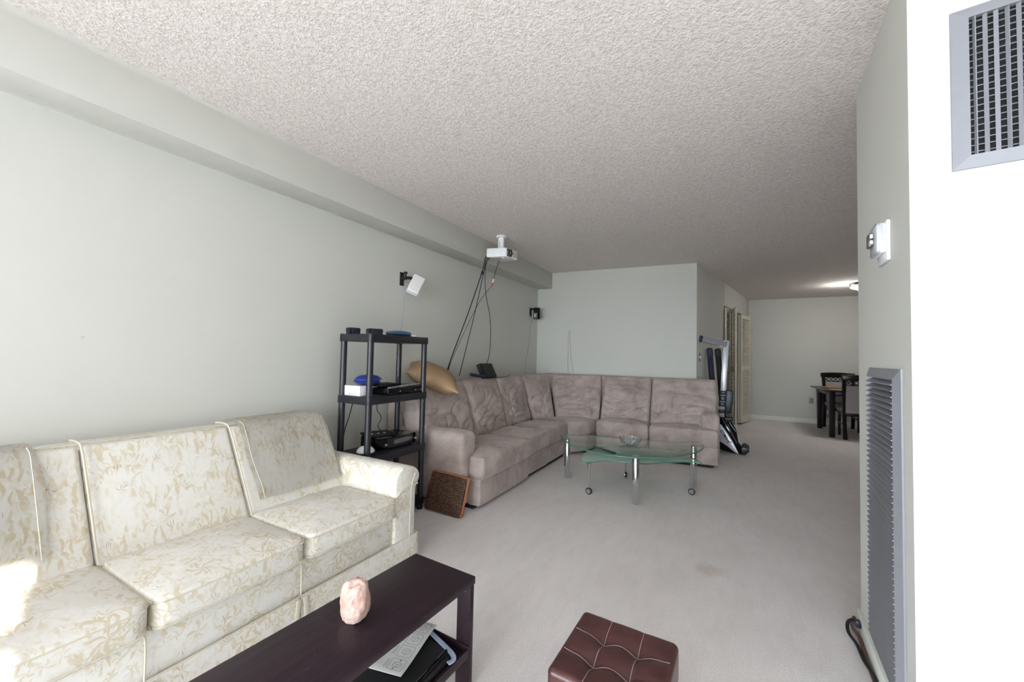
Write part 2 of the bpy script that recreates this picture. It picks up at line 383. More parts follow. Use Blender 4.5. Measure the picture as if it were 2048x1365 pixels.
def pcushion(bm, TL, TR, BL, BR, thick, r=.04, n=3, m=(10, 1, 10), bulge=.02, folds=0, seed=0, sag=0):
    """upholstered pad: front face spans the four corners, thickness goes backwards"""
    TL, TR, BL, BR = map(Vector, (TL, TR, BL, BR))
    W = ((TR-TL).length+(BR-BL).length)/2; H = ((TL-BL).length+(TR-BR).length)/2
    def fn(p, h):
        u = p.x/W+.5; v = p.z/H+.5
        q = (BL*(1-u)+BR*u)*(1-v)+(TL*(1-u)+TR*u)*v
        du = (BR-BL)*(1-v)+(TR-TL)*v; dv = (TL-BL)*(1-u)+(TR-BR)*u
        nn = dv.cross(du).normalized()            # outward (towards the sitter)
        d = -(p.y+h[1])
        if p.y < 0:
            e = max(0, 16*u*(1-u)*v*(1-v)) if 0 < u < 1 and 0 < v < 1 else 0
            d += bulge*math.sqrt(e)
            if folds:
                k = folds*min(1, e*3)
                uu = u+.25*noise.noise(V(u*2+seed, v*2, 1)); vv = v+.30*(u-.5)**2*(1 if seed % 2 > 1 else -1)
                r1 = (1-abs(noise.noise(V(uu*1.3+seed, vv*4.2, seed))))**7
                r2 = (1-abs(noise.noise(V(uu*2.2-vv*2.5+seed, vv*5.5+uu*3.5, seed+5))))**9
                d += k*(.5*noise.noise(V(u*1.6+seed, v*2.6, seed))-.42*r1*(.3+.7*(1-v))-.34*r2*(.4+.6*(1-v)))
        return q+nn*d
    rbox(bm, (0, 0, 0), (W, thick, H), r, n, m, fn)
    return bm

ROOT = {}
def empty(name, loc, label, cat, group=None, rz=0):
    o = bpy.data.objects.new(name, None); COL.objects.link(o); o.location = loc; o.rotation_euler = (0, 0, rz)
    o.empty_display_size = .1
    o['label'] = label; o['category'] = cat
    if group: o['group'] = group
    ROOT[o.name] = (Matrix.Translation(Vector(loc)) @ Matrix.Rotation(rz, 4, 'Z')).inverted()
    return o
def obj(name, bm, mat, parent=None, label=None, cat=None, group=None, kind=None, local=False, sharp=40, flat=False):
    """links bm as ONE object; world coordinates unless local; children take their thing's frame"""
    inv = None
    if parent is not None:
        inv = ROOT.get(parent.name)
    loc = None
    if parent is None and not local:
        bb = [v.co for v in bm.verts]
        loc = V(*[(min(p[i] for p in bb)+max(p[i] for p in bb))/2 for i in range(2)], min(p[2] for p in bb))
        if kind == 'structure': loc = V(0, 0, 0)
        inv = Matrix.Translation(-loc)
    if inv is not None and not local: bm.transform(inv)
    bmesh.ops.recalc_face_normals(bm, faces=bm.faces)
    me = bpy.data.meshes.new(name); bm.to_mesh(me); bm.free()
    if not flat:
        me.polygons.foreach_set('use_smooth', [True]*len(me.polygons)); me.set_sharp_from_angle(angle=R(sharp))
    for x in (mat if isinstance(mat, (list, tuple)) else [mat]): me.materials.append(x if not isinstance(x, str) else MT[x])
    o = bpy.data.objects.new(name, me); COL.objects.link(o)
    if parent is not None:
        o.parent = parent; ROOT[o.name] = inv
    elif loc is not None: o.location = loc; ROOT[o.name] = Matrix.Translation(-loc)
    if label: o['label'] = label
    if cat: o['category'] = cat
    if group: o['group'] = group
    if kind: o['kind'] = kind
    return o
def piece(name, src, parent, X):
    """another object sharing src's mesh, placed by X in the parent's frame"""
    o = src.copy(); COL.objects.link(o); o.name = name; o.parent = parent; o.matrix_local = X; return o
def copy_tree(o, parent=None):
    c = o.copy(); COL.objects.link(c)
    if parent: c.parent = parent
    for ch in list(o.children): copy_tree(ch, c)
    return c
B = bmesh.new
def frame_at(o, x, y, z):
    """matrix with columns x,y,z (unit vectors) and origin o"""
    m = Matrix.Identity(4)
    for i in range(3): m[i][0], m[i][1], m[i][2], m[i][3] = x[i], y[i], z[i], o[i]
    return m
def text_bm(body, size, depth, X, shear=0):
    cu = bpy.data.curves.new('txt', 'FONT'); cu.body = body; cu.size = size; cu.extrude = depth; cu.shear = shear; cu.offset = size*.022; cu.align_x = 'LEFT'
    o = bpy.data.objects.new('txt', cu); COL.objects.link(o)
    me = bpy.data.meshes.new_from_object(o.evaluated_get(bpy.context.evaluated_depsgraph_get()))
    bm = B(); bm.from_mesh(me); bm.transform(X)
    bpy.data.objects.remove(o); bpy.data.curves.remove(cu); bpy.data.meshes.remove(me); return bm

# ---------------------------------------------------------------- room shell
CE, XL = 2.44, -2.55
HU = V(.1817, .9834, 0)                     # along the angled hall wall
HN = V(.9834, -.1817, 0)                    # its face normal, into the room
H0 = V(-.354, 5.63, 0)
def HW(t, d=0, z=0): return H0+HU*t+HN*d+V(0, 0, z)
BU, BN = V(.998, .0631, 0), V(.0631, -.998, 0)   # along / off the back wall
W0 = V(-2.33, 5.505, 0)
def BW(s, d=0, z=0): return W0+BU*s+BN*d+V(0, 0, z)
ST0, ST1 = V(.527, 2.36, 0), V(.476, 1.593, 0)   # closet stub: far and near corner
SU = (ST1-ST0).normalized(); SN = V(SU.y, -SU.x, 0)
if SN.x > 0: SN = -SN
FU = V(.9915, -.13, 0).normalized(); FN = V(FU.y, -FU.x, 0)
if FN.y > 0: FN = -FN

PLAN = [(-2.7, -7.14), (2.14, -7.14), (2.14, 2.3), (3.6, 2.3), (3.6, 10), (-2.7, 10)]
obj('floor', soft_prism(B(), PLAN, -.1, 0, .001, 1), 'carpet', kind='structure')
obj('ceiling', soft_prism(B(), PLAN, CE, CE+.1, .001, 1), 'ceiling', kind='structure')
bm = B()
for a in ((-2.2, 5.75, 0, CE), (-7.14, -6.0, 0, CE), (-6.0, -2.2, 0, .08), (-6.0, -2.2, 2.17, CE)): box12(bm, XL-.1, XL, *a)
obj('wall_left', bm, 'wall', kind='structure')
obj('trim_soffit', bx(B(), XL-.01, -2.325, -7.1, 5.56, 2.2, CE+.01, .004), 'wall', kind='structure')
def wall(name, a, b, thick, z0=0, z1=CE, mat='wall'):
    """wall face from a to b (xy), thickness away from the room (to the left of a->b)"""
    a, b = V(a[0], a[1], 0), V(b[0], b[1], 0); u = (b-a).normalized(); nrm = V(-u.y, u.x, 0)
    X = frame_at(a, u, nrm, V(0, 0, 1))
    return obj(name, bx(B(), 0, (b-a).length, 0, thick, z0, z1, .002, X), mat, kind='structure')
wall('wall_back', BW(-.35), H0, .12)
wall('wall_hall', H0, HW(1.66), .12)
wall('wall_hall_end', HW(3.52), HW(4.05), .12)
wall('wall_hall_header', HW(1.655), HW(3.525), .12, 2.07, CE)
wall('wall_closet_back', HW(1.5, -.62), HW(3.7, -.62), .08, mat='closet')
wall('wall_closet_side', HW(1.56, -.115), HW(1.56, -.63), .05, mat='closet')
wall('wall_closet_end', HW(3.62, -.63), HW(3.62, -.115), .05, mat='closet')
wall('wall_far', (.1, 9.57), (3.4, 9.57), .12)
wall('wall_right', (3.3, 9.7), (3.3, 2.3), .12)
# closet stub with the return-air grille and the supply vent
stub = [ST0, ST1, ST1+FU*1.56, V(2.02, 2.37, 0), V(3.4, 2.37, 0), V(3.4, 2.41, 0)]
bm = B(); soft_prism(bm, [(p.x, p.y) for p in (ST0, ST1, ST1+FU*1.55, V(2.1, 2.36, 0))], 0, CE, .004, 2)
obj('wall_partition', bm, 'wall', kind='structure')
wall('wall_partition_far', (2.0, 2.36), (3.4, 2.36), .1)
# window walls: behind the camera and to its right
bm = B()
for a in ((-2.6, -2.4, -7.14, -7.0, 0, CE), (1.6, 2.14, -7.14, -7.0, 0, CE), (-2.6, 1.6, -7.14, -7.0, 0, .08), (-2.6, 1.6, -7.14, -7.0, 2.40, CE)):
    box12(bm, *a)
obj('wall_window', bm, 'wall', kind='structure')
bm = B()
for a in ((-.64, 1.4, 0, CE), (-7.14, -1.18, 0, CE), (-1.2, -.6, 0, 1.82), (-1.2, -.6, 2.3, CE)):
    box12(bm, 2.0, 2.14, a[0], a[1], a[2], a[3])
obj('wall_window_side', bm, 'wall', kind='structure')
def window(name, fn, L, z0, z1, rails, stiles):
    r = None; bm = B()
    for z in [z0, z1]+rails: box12(bm, 0, L, -.03, .03, z-.02, z+.02, fn)
    for s in [0, L]+stiles: box12(bm, s-.03, s+.03, -.03, .03, z0, z1, fn)
    r = obj(name, bm, 'frame', kind='structure')
    obj('pane', box12(B(), 0, L, -.004, .004, z0, z1, fn), 'pane', r)
    return r
window('window_1', frame_at(V(-2.4, -7.07, 0), V(1, 0, 0), V(0, 1, 0), V(0, 0, 1)), 4.0, .08, 2.40, [], [1.25])
window('window_added_left', frame_at(V(XL-.06, -6.0, 0), V(0, 1, 0), V(-1, 0, 0), V(0, 0, 1)), 3.8, .08, 2.17, [], [1.13, 2.27])  # added out of view to brighten the closet side wall and carpet
window('window_2', frame_at(V(2.07, -1.18, 0), V(0, 1, 0), V(-1, 0, 0), V(0, 0, 1)), .54, 1.82, 2.30, [2.05], [])
# baseboards
obj('baseboard_far', bx(B(), .3, 3.3, 9.545, 9.575, 0, .085, .006), 'trim', kind='structure')
X = frame_at(ST0, SU, SN, V(0, 0, 1))
LS = (ST1-ST0).length
obj('baseboard_partition', bx(B(), -.012, LS+.005, -.005, .014, 0, .085, .005, X), 'trim', kind='structure')
X = frame_at(HW(0), HU, HN, V(0, 0, 1))
obj('baseboard_hall', bx(B(), 0, 1.64, -.005, .012, 0, .085, .005, X), 'trim', kind='structure')
obj('baseboard_left', bx(B(), XL-.005, XL+.012, -7, 5.5, 0, .085, .005), 'trim', kind='structure')

# bifold louvre closet door
def bifold(parent, a, b, z0=.03, z1=2.04, t=.028):
    a, b = Vector(a), Vector(b); u = (b-a).normalized(); nn = V(u.y, -u.x, 0); X = frame_at(a, u, nn, V(0, 0, 1)); L = (b-a).length
    bm = B()
    for s in (0, L-.045): bx(bm, s, s+.045, -t/2, t/2, z0, z1, .003, X)
    for (p, q) in ((z0, z0+.13), (1.0, 1.08), (z1-.07, z1)): bx(bm, .04, L-.04, -t/2, t/2, p, q, .003, X)
    f = obj('door_panel', bm, 'doorp', parent)
    bm = B()
    for (p, q) in ((z0+.13, 1.0), (1.08, z1-.07)):
        k = int((q-p)/.033)
        for i in range(k):
            z = p+(i+.5)*(q-p)/k
            Y = X @ Matrix.Translation((0, 0, z)) @ Matrix.Rotation(R(-38), 4, 'X')
            box12(bm, .04, L-.04, -.019, .019, -.0035, .0035, Y)
    obj('louvre_slats', bm, 'doorp', f, kind='stuff', flat=True)
def structure_root(name, loc):
    o = bpy.data.objects.new(name, None); COL.objects.link(o); o.location = loc; o['kind'] = 'structure'
    ROOT[o.name] = Matrix.Translation(-Vector(loc)); return o
d1 = structure_root('door_1', HW(1.7))
bifold(d1, HW(1.665, .02), (.035, 7.63, 0)); bifold(d1, (.115, 7.25, 0), (.07, 7.62, 0))
d2 = structure_root('door_2', HW(2.9))
bifold(d2, (.172, 8.5, 0), (.275, 8.98, 0)); bifold(d2, (.212, 8.52, 0), (.372, 8.99, 0))

# ---------------------------------------------------------------- supply vent (front of the stub) and return-air grille (its side)
X = frame_at(ST1, FU, FN, V(0, 0, 1))
t = empty('supply_vent', ST1+FU*.3+FN*0+V(0, 0, 1.742), 'grey metal supply-air grille with crossed bars, high on the front of the closet wall', 'vent')
vx0, vx1, vz0, vz1 = .088, .52, 1.742, 2.205
def bevel_frame(x0, x1, z0, z1, wd, dp):
    bm = B()
    out = [(x0, z0), (x1, z0), (x1, z1), (x0, z1)]; inn = [(x0+wd, z0+wd), (x1-wd, z0+wd), (x1-wd, z1-wd), (x0+wd, z1-wd)]
    rows = [[(p, .0005) for p in out], [(p, .006) for p in out], [(p, dp) for p in inn], [(p, -.03) for p in inn]]
    vs = [[bm.verts.new(X @ V(p[0], y, p[1])) for p, y in r] for r in rows]
    for a, b in zip(vs, vs[1:]):
        for i in range(4): bm.faces.new((a[i], a[(i+1) % 4], b[(i+1) % 4], b[i]))
    return bm
obj('frame', bevel_frame(vx0, vx1, vz0, vz1, .034, .016), 'ventp', t, sharp=15)
obj('duct_backing', box12(B(), vx0+.03, vx1-.03, .0006, .0016, vz0+.03, vz1-.03, X), 'duct_shade', t)  # flat black sheet on the wall, its colour stands for shade inside the vent
for i in range(18):
    s = vx0+.045+i*.0202
    Y = X @ Matrix.Translation((s, .0115, 0)) @ Matrix.Rotation(R((72, 40, 28, 55, 42)[i % 5]), 4, 'Z')
    o = obj('upright_bar', box12(B(), -.0045, .0045, -.0012, .0012, vz0+.035, vz1-.035, Y), 'ventp', t, flat=True)
for i in range(21):
    z = vz0+.045+i*(vz1-vz0-.09)/20
    obj('cross_bar', box12(B(), vx0+.034, vx1-.034, .0022, .0058, z-.0010, z+.0010, X), 'ventp', t, flat=True)

X = frame_at(ST0, SU, SN, V(0, 0, 1))
t = empty('return_air_grille', ST0+SU*.45+V(0, 0, .11), 'tall narrow silver return-air grille of slanted slats, low on the closet side wall', 'grille')
gx0, gx1, gz0, gz1 = .243, .682, .11, 1.172
bm = bevel_frame(gx0, gx1, gz0, gz1, .034, .02)
obj('frame', bm, 'alu', t, sharp=15)
obj('duct_backing', box12(B(), gx0+.03, gx1-.03, .0006, .0016, gz0+.03, gz1-.03, X), 'ventp', t)
NS = 50
for i in range(NS):
    z = gz0+.046+i*(gz1-gz0-.092)/(NS-1)
    Y = X @ Matrix.Translation((0, .0112, z)) @ Matrix.Rotation(R(-28), 4, 'X')
    obj('slat', box12(B(), gx0+.035, gx1-.035, -.0135, .0135, -.0012, .0012, Y), 'alu', t, flat=True)
# thermostat
t = empty('thermostat', ST0+SU*.52+SN*.01+V(0, 0, 1.56), 'white wall thermostat with a grey display on the closet side wall', 'thermostat')
obj('wall_plate', bx(B(), .435, .565, .0005, .012, 1.545, 1.685, .004, X), 'white', t)
bm = B(); pts = [(.012, 0), (.034, 0), (.040, .012), (.043, .045), (.040, .078), (.034, .09), (.012, .09)]
bx(bm, .445, .555, .011, .030, 1.575, 1.678, .006, X, 2)
obj('housing', bm, 'white', t)
bm = B(); rbox(bm, (0, 0, 0), (.112, .026, .106), .012, 3, 1, lambda p, h: V(p.x, p.y-.35*(p.x*p.x)/.056*(1 if p.y > 0 else 0), p.z), X @ Matrix.Translation((.5, .036, 1.627)))
fc = obj('face', bm, 'silverp', t, 'pale grey curved front with buttons')
obj('display', bx(B(), .474, .515, .040, .0492, 1.607, 1.655, .002, X), 'screen', fc)
for k in range(2): obj('button', bx(B(), .521, .530, .040, .0482, 1.612+k*.022, 1.626+k*.022, .002, X), 'white', fc)

# switch and outlet plates
X = frame_at(HW(.13), HU, HN, V(0, 0, 1))
t = empty('light_switch', HW(.13, .001, 1.16), 'almond light switch plate on the hall wall beside the back wall corner', 'switch')
obj('plate', bx(B(), -.036, .036, .0005, .007, 1.16, 1.275, .003, X), 'almond', t); obj('toggle', bx(B(), -.006, .006, .006, .02, 1.205, 1.23, .002, X), 'white', t)
t = empty('wall_outlet', (1.42, 9.568, .38), 'almond wall outlet near the floor of the far wall beside the dining table', 'outlet')
obj('plate', bx(B(), 1.384, 1.456, 9.562, 9.5695, .38, .495, .003), 'almond', t)
for z in (.415, .46): obj('socket', bx(B(), 1.402, 1.438, 9.559, 9.563, z-.015, z+.015, .006), 'grey', t)

# ---------------------------------------------------------------- cream floral sofa
t = empty('floral_sofa', (-2.0, .85, 0), 'long cream sofa with faded toile print and three seat cushions along the left wall', 'sofa')
bm = B(); bx(bm, -2.42, -1.60, -.10, 1.80, .10, .315, .02)
obj('base', bm, 'toile', t)
# skirt with kick pleats
bm = B()
ys = [-.12, .585, 1.095, 1.82]
for a, b in zip(ys, ys[1:]):
    def fn(p, h):
        k = (.1-p.z)/.15
        return V(p.x+.012*k+.004*noise.noise(V(p.y*9, 0, 3))*max(0, k), p.y, p.z)
    rbox(bm, (-1.592, (a+b)/2, .078), (.012, b-a-.004, .144), .004, 1, (1, 14, 2), fn)
rbox(bm, (-2.0, 1.812, .078), (.8, .012, .144), .004, 1)
obj('skirt', bm, 'toile', t)
bm = B(); tube(bm, [(-1.585, -.12, .152), (-1.585, 1.818, .152), (-2.4, 1.818, .152)], .0035, 6, smooth=False); obj('piping', bm, 'piping', t)
for y in (.585, 1.10):
    bm = B(); tube(bm, [(-1.597, y-.012, .31), (-1.590, y-.002, .27), (-1.588, y, .155)], .0036, 6); obj('piping', bm, 'piping', t)
    bm = B()
    for s in (-1, 1): rbox(bm, (-1.578, y+.014*s, .09), (.006, .022, .11), .003, 1, 1, lambda p, h: V(p.x+.006*(.05-p.z)/.1, p.y+s*.012*(.05-p.z)/.1, p.z))
    obj('pleat', bm, 'piping', t)
# seat cushions, each with welt piping
for (a, b) in ((.078, .586), (.591, 1.101), (1.106, 1.628)):
    P = round_poly([(-2.03, a), (-1.555, a), (-1.555, b), (-2.03, b)], .055, 5)
    def crown(p): return p+V(0, 0, .012*noise.noise(p*5)*0)
    bm = B(); soft_prism(bm, P, .298, .402, .022, 4, .026, 8)
    c = obj('seat_cushion', bm, 'toile', t)
    for z in (.389, .312):
        bm = B(); tube(bm, [(q.x, q.y, z) for q in inset(ccw(P), -.0005)], .0028, 6, 2, True); obj('piping', bm, 'piping', c)
# back sections
def bkx(z): return -1.985-(z-.36)*(.265/.45)
for i, (a, b) in enumerate(((-.10, .582), (.584, 1.112), (1.114, 1.655))):
    bm = B()
    pcushion(bm, (bkx(.80), b, .80), (bkx(.80), a, .80), (bkx(.33), b, .33), (bkx(.33), a, .33), .19, .022, 4, (8, 2, 8), .008)
    for v in bm.verts: pass
    obj('backrest', bm, 'toile', t)
for y in (.585, 1.113):
    bm = B(); tube(bm, [(bkx(.40)+.014, y, .40), (bkx(.6)+.014, y, .6), (bkx(.77)+.008, y, .775), (bkx(.80)-.03, y, .805), (bkx(.80)-.12, y, .803)], .0042, 6); obj('piping', bm, 'piping', t)
bm = B(); tube(bm, [(bkx(.81)-.012, -.1, .80), (bkx(.81)-.012, 1.648, .80), (bkx(.7)-.02, 1.657, .72), (bkx(.55)-.02, 1.657, .55)], .0035, 6, smooth=False); obj('piping', bm, 'piping', t)
obj('back_panel', bx(B(), -2.52, -2.36, -.10, 1.63, .1, .775, .03, None, 3), 'toile', t)
# rolled arms (cross-section in y,z pulled along x)
def arm(y_in, sgn):
    prof = [(0, .10), (0, .30), (0, .44), (.008, .50), (.03, .535), (.07, .551), (.12, .547), (.165, .525), (.188, .495), (.190, .465), (.178, .44), (.165, .42), (.160, .36), (.160, .10)]
    P = catmull([V(y, z, 0) for y, z in prof], 3); P = [p.xy for p in P]
    Xm = Matrix(((0, 0, 1, 0), (sgn, 0, 0, y_in), (0, 1, 0, 0), (0, 0, 0, 1)))
    bm = B(); soft_prism(bm, P, -2.40, -1.585, .018, 3, X=Xm); return bm
for yi, s in ((1.633, 1), (.068, -1)):
    a = obj('arm', arm(yi, s), 'toile', t)
    bm = B(); tube(bm, [(-1.583, yi+s*.115, .14), (-1.583, yi+s*.118, .36), (-1.583, yi+s*.125, .44), (-1.585, yi+s*.15, .50)], .0032, 6); obj('piping', bm, 'piping', a)
    bm = B(); tube(bm, [(-1.66, yi-s*.002, .372), (-1.61, yi-s*.002, .385), (-1.584, yi+s*.012, .405), (-1.583, yi+s*.06, .432), (-1.583, yi+s*.172, .437)], .004, 6); obj('piping', bm, 'piping', a)
# loose covers hung over the back
def drape(name, y0, y1, zend, label, seed):
    bm = B(); nu, nv = 22, 26; rows = []
    path = [V(bkx(zend)+.028, 0, zend)]
    for k in range(1, 17):
        z = zend+(.785-zend)*k/16; path.append(V(bkx(z)+.027-.010*(k/16)**6, 0, z))
    path += [V(bkx(.80)+.008, 0, .802), V(bkx(.80)-.03, 0, .812), V(bkx(.80)-.09, 0, .812), V(bkx(.80)-.15, 0, .811)]
    for i, q in enumerate(path):
        row = []
        for j in range(nu+1):
            u = j/nu; y = y0+(y1-y0)*u
            wv = .005*(1+noise.noise(V(u*7+seed, i*.12, seed)))*(1 if i < 17 else .4)
            edge = .012*(noise.noise(V(i*.15, seed, u)))
            row.append(bm.verts.new(V(q.x+wv, y+edge, q.z+.003*noise.noise(V(u*6, i*.4, seed))+(.0 if i > 0 else .01*u*0))))
        rows.append(row)
    for a, b in zip(rows, rows[1:]):
        for j in range(nu): bm.faces.new((a[j], a[j+1], b[j+1], b[j]))
    g = bmesh.ops.solidify(bm, geom=bm.faces[:], thickness=.004)
    o = obj(name, bm, 'toile2', None, label, 'cover', 'loose covers on the sofa back')
    loc = o.location
    pts = [V(path[i].x+.0135, y0+.02+.012*noise.noise(V(i*.15, seed, 0)), path[i].z) for i in range(0, 19)]
    e = [V(p.x, (y1-.02) if y1 < .7 else p.y, p.z) for p in pts]
    bm = B(); tube(bm, e, .002, 6, 2); obj('seam', bm, 'piping', o)
    return o
drape('sofa_back_cover', 1.15, 1.615, .455, 'cream toile cover draped over the sofa back nearest the black shelf rack', 1.3)
drape('sofa_back_cover', -.06, .47, .47, 'cream toile cover draped over the sofa back at the left edge of the picture', 5.1)

# ---------------------------------------------------------------- dark bench table, rock, things on its lower shelf
TA = R(-3.2)
t = empty('coffee_table', (-.969, .80, 0), 'low long dark wood coffee table with a lower shelf in front of the floral sofa', 'table', rz=TA)
LX, LY = .148, .44
obj('table_top', bx(B(), -LX, LX, -LY, LY, .366, .392, .0015), 'wenge', t, local=True)
for sx in (-1, 1):
    for sy in (-1, 1):
        bm = B(); x0 = sx*(LX-.002); x1 = sx*(LX-.062)
        bx(bm, min(x0, x1), max(x0, x1), sy*(LY-.004)-(.02 if sy > 0 else 0), sy*(LY-.004)+(.0 if sy > 0 else .02), 0, .366, .0015)
        l = obj('leg', bm, 'wenge', t, local=True)
        if sx > 0 and sy > 0:
            bm = B(); lathe(bm, [(.0, 0), (.006, 0), (.006, .002), (0, .002)], n=12, X=Matrix.Translation((LX-.03, LY-.0245, .345)) @ Matrix.Rotation(R(90), 4, 'X'))
            obj('screw_cap', bm, 'paper', l, local=True)
obj('lower_shelf', bx(B(), -LX+.004, LX-.004, -LY+.03, LY-.03, .125, .139, .0015), 'wenge', t, local=True)
bm = B(); bx(bm, -LX+.004, LX-.004, LY-.03, LY-.024, .125, .16, .001); bx(bm, LX-.012, LX-.002, -LY+.03, LY-.03, .122, .152, .001)
obj('shelf_rail', bm, 'wenge', t, local=True)
# salt rock
bm = B(); bmesh.ops.create_icosphere(bm, subdivisions=5, radius=1)
for v in bm.verts:
    p = v.co.copy()
    q = (abs(p.x)**2.6+abs(p.y)**2.6+abs(p.z)**2.6)**(-1/2.6); b = p*q          # blocky rather than egg-shaped
    k = 1+.13*noise.noise(p*1.5+V(3, 1, 2))+.08*noise.noise(p*3.4)+.035*noise.noise(p*8)
    tz = b.z
    wx, wy = .040*(1-.13*tz), .038*(1-.11*tz)
    z = max(tz*.063*k, -.054)
    v.co = V(b.x*wx*k+.004*tz, b.y*wy*k, z)
    if tz > .3:
        d = math.hypot(b.x-.05, b.y+.45); v.co.z -= .014*math.exp(-(d/.33)**2)
lo = min(v.co.z for v in bm.verts)
for v in bm.verts: v.co += V(-.982, .858, .3925-lo)
obj('salt_rock', bm, 'salt', None, 'pale pink salt rock lamp standing on the dark coffee table', 'rock')
# leaflet with printed pictograms, on the sleeve
def quadX(o, ex, ey):
    ex, ey = Vector(ex), Vector(ey); return frame_at(Vector(o), ex.normalized(), ey.normalized(), ex.normalized().cross(ey.normalized()))
t = empty('laptop_sleeve', (-.92, 1.0, .14), 'black padded sleeve lying on the lower shelf of the dark coffee table', 'sleeve')
bm = B(); rbox(bm, (-.93, .985, .152), (.20, .36, .022), .009, 3, (6, 8, 1), lambda p, h: V(p.x, p.y, p.z+.006*noise.noise(V(p.x*9, p.y*6, 1))))
obj('body', bm, 'blackm', t)
bm = B(); tube(bm, [(-.842, .82, .166), (-.842, .99, .170), (-.850, 1.14, .168)], .006, 8); obj('zip_edge', bm, 'gloss', t)
bm = B()
for pts in ([(-1.06, 1.155), (-1.0, 1.20), (-.962, 1.188), (-.87, 1.158), (-.825, 1.141), (-.806, 1.122), (-.812, 1.10)],):
    P = catmull([V(*p, 0) for p in pts], 5)
    for a, b in zip(P, P[1:]):
        d = (b-a).normalized(); nn = V(-d.y, d.x, 0)*.008
        vs = [bm.verts.new(V(q.x, q.y, z)) for q in (a-nn, b-nn, b+nn, a+nn) for z in (.1645, .167)]
        for f in ((0, 2, 3, 1), (2, 4, 5, 3), (4, 6, 7, 5), (6, 0, 1, 7), (1, 3, 5, 7), (0, 6, 4, 2)): bm.faces.new([vs[i] for i in f])
obj('strap', bm, 'strap', t, 'pale blue-grey strap')
LO = V(-1.035, .945, .1745); EX = V(.135, .030, 0); EY = V(.030, .245, 0)
Xl = quadX(LO, EX, V(-EX.y, EX.x, 0)); lw, lh = EX.length, .25
t = empty('instruction_leaflet', LO, 'white instruction leaflet with line drawings under the coffee table on the black sleeve', 'leaflet')
bm = B(); rbox(bm, (lw/2, lh/2, 0), (lw, lh, .0014), .0004, 1, (6, 8, 1), lambda p, h: V(p.x, p.y, p.z+.003*math.sin(p.y*22)), Xl)
obj('sheet', bm, 'paper', t)
bm = B(); zz = .0042
def ln(a, b, wd=.0007):
    a, b = V(*a, 0), V(*b, 0); d = (b-a).normalized(); nn = V(-d.y, d.x, 0)*wd
    zf = lambda p: V(p.x, p.y, .0012+.003*math.sin((p.y-lh/2)*22))
    bm.faces.new([bm.verts.new(Xl @ zf(q)) for q in (a-nn, b-nn, b+nn, a+nn)])
for k in range(4):
    x0, y0, sx, sy = .072, .016+k*.058, .052, .048
    P = round_poly([(x0, y0), (x0+sx, y0), (x0+sx, y0+sy), (x0, y0+sy)], .008, 3)
    for a, b in zip(P, P[1:]+P[:1]): ln(a, b, .0005)
    cx, cy = x0+.026, y0+.024
    iso = [(-.012, -.006), (.002, -.013), (.015, -.005), (.015, .006), (.001, .013), (-.012, .006)]
    for a, b in zip(iso, iso[1:]+iso[:1]): ln((cx+a[0], cy+a[1]), (cx+b[0], cy+b[1]), .0005)
    ln((cx-.012, cy+.006), (cx+.002, cy), .0004); ln((cx+.002, cy), (cx+.015, cy+.006), .0004); ln((cx+.002, cy), (cx+.002, cy-.013), .0004)
    if k == 0:
        ln((cx-.004, cy-.021), (cx-.004, cy-.015), .0018); ln((cx+.004, cy+.016), (cx+.004, cy+.022), .0018)
    for q in range(2+k % 3):
        x = .064-q*.0045; y = y0+.004
        for s in range(5): ln((x, y+s*.0075), (x, y+s*.0075+.005+.0015*((q+s) % 2)), .0006)
obj('drawings', bm, 'ink', t, 'thin grey printed line drawings')

# ---------------------------------------------------------------- tufted leather ottoman
OA = R(-1.8)
t = empty('ottoman', (-.286, 1.205, 0), 'dark brown leather cube ottoman with a button-tufted top on the carpet', 'ottoman', rz=OA)
ow = .153; oh = .318
bm = B(); rbox(bm, (0, 0, oh-.055), (ow*2, ow*2, .11), .018, 4, (36, 36, 1), lambda p, h: p if p.z < 0 else (lambda fx, fy: V(p.x, p.y, p.z-.012*(math.exp(-(min(abs(p.x-ow/3), abs(p.x+ow/3))/.014)**2)*.45+math.exp(-(min(abs(p.y-ow/3), abs(p.y+ow/3))/.014)**2)*.45)*max(0, min(1, (ow-max(abs(p.x), abs(p.y)))/.03))-.016*sum(math.exp(-((p.x-a*ow/3)**2+(p.y-b*ow/3)**2)/.0012) for a in (-1, 1) for b in (-1, 1))+.004))(0, 0))
lid = obj('lid', bm, 'leather', t, local=True)
def oz(x, y):
    return oh+.0045-.012*(math.exp(-(min(abs(x-ow/3), abs(x+ow/3))/.014)**2)*.45+math.exp(-(min(abs(y-ow/3), abs(y+ow/3))/.014)**2)*.45)*max(0, min(1, (ow-max(abs(x), abs(y)))/.03))-.016*sum(math.exp(-((x-a*ow/3)**2+(y-b*ow/3)**2)/.0012) for a in (-1, 1) for b in (-1, 1))
for a in (-1, 1):
    for ax in (0, 1):
        pts = [((a*ow/3, q) if ax == 0 else (q, a*ow/3)) for q in [(-1+2*i/40)*(ow-.012) for i in range(41)]]
        bm = B(); tube(bm, [V(x, y, oz(x, y)) for x, y in pts], .0011, 5, 2); obj('seam', bm, 'stitch', lid, local=True)
bm = B(); rbox(bm, (0, 0, .118), (ow*2-.008, ow*2-.008, .185), .012, 3); obj('body', bm, 'leather', t, local=True)
for sx in (-1, 1):
    for sy in (-1, 1):
        bm = B(); lathe(bm, [(.013, 0), (.018, .027)], (sx*.12, sy*.12, 0), 12); obj('foot', bm, 'blackp', t, local=True)

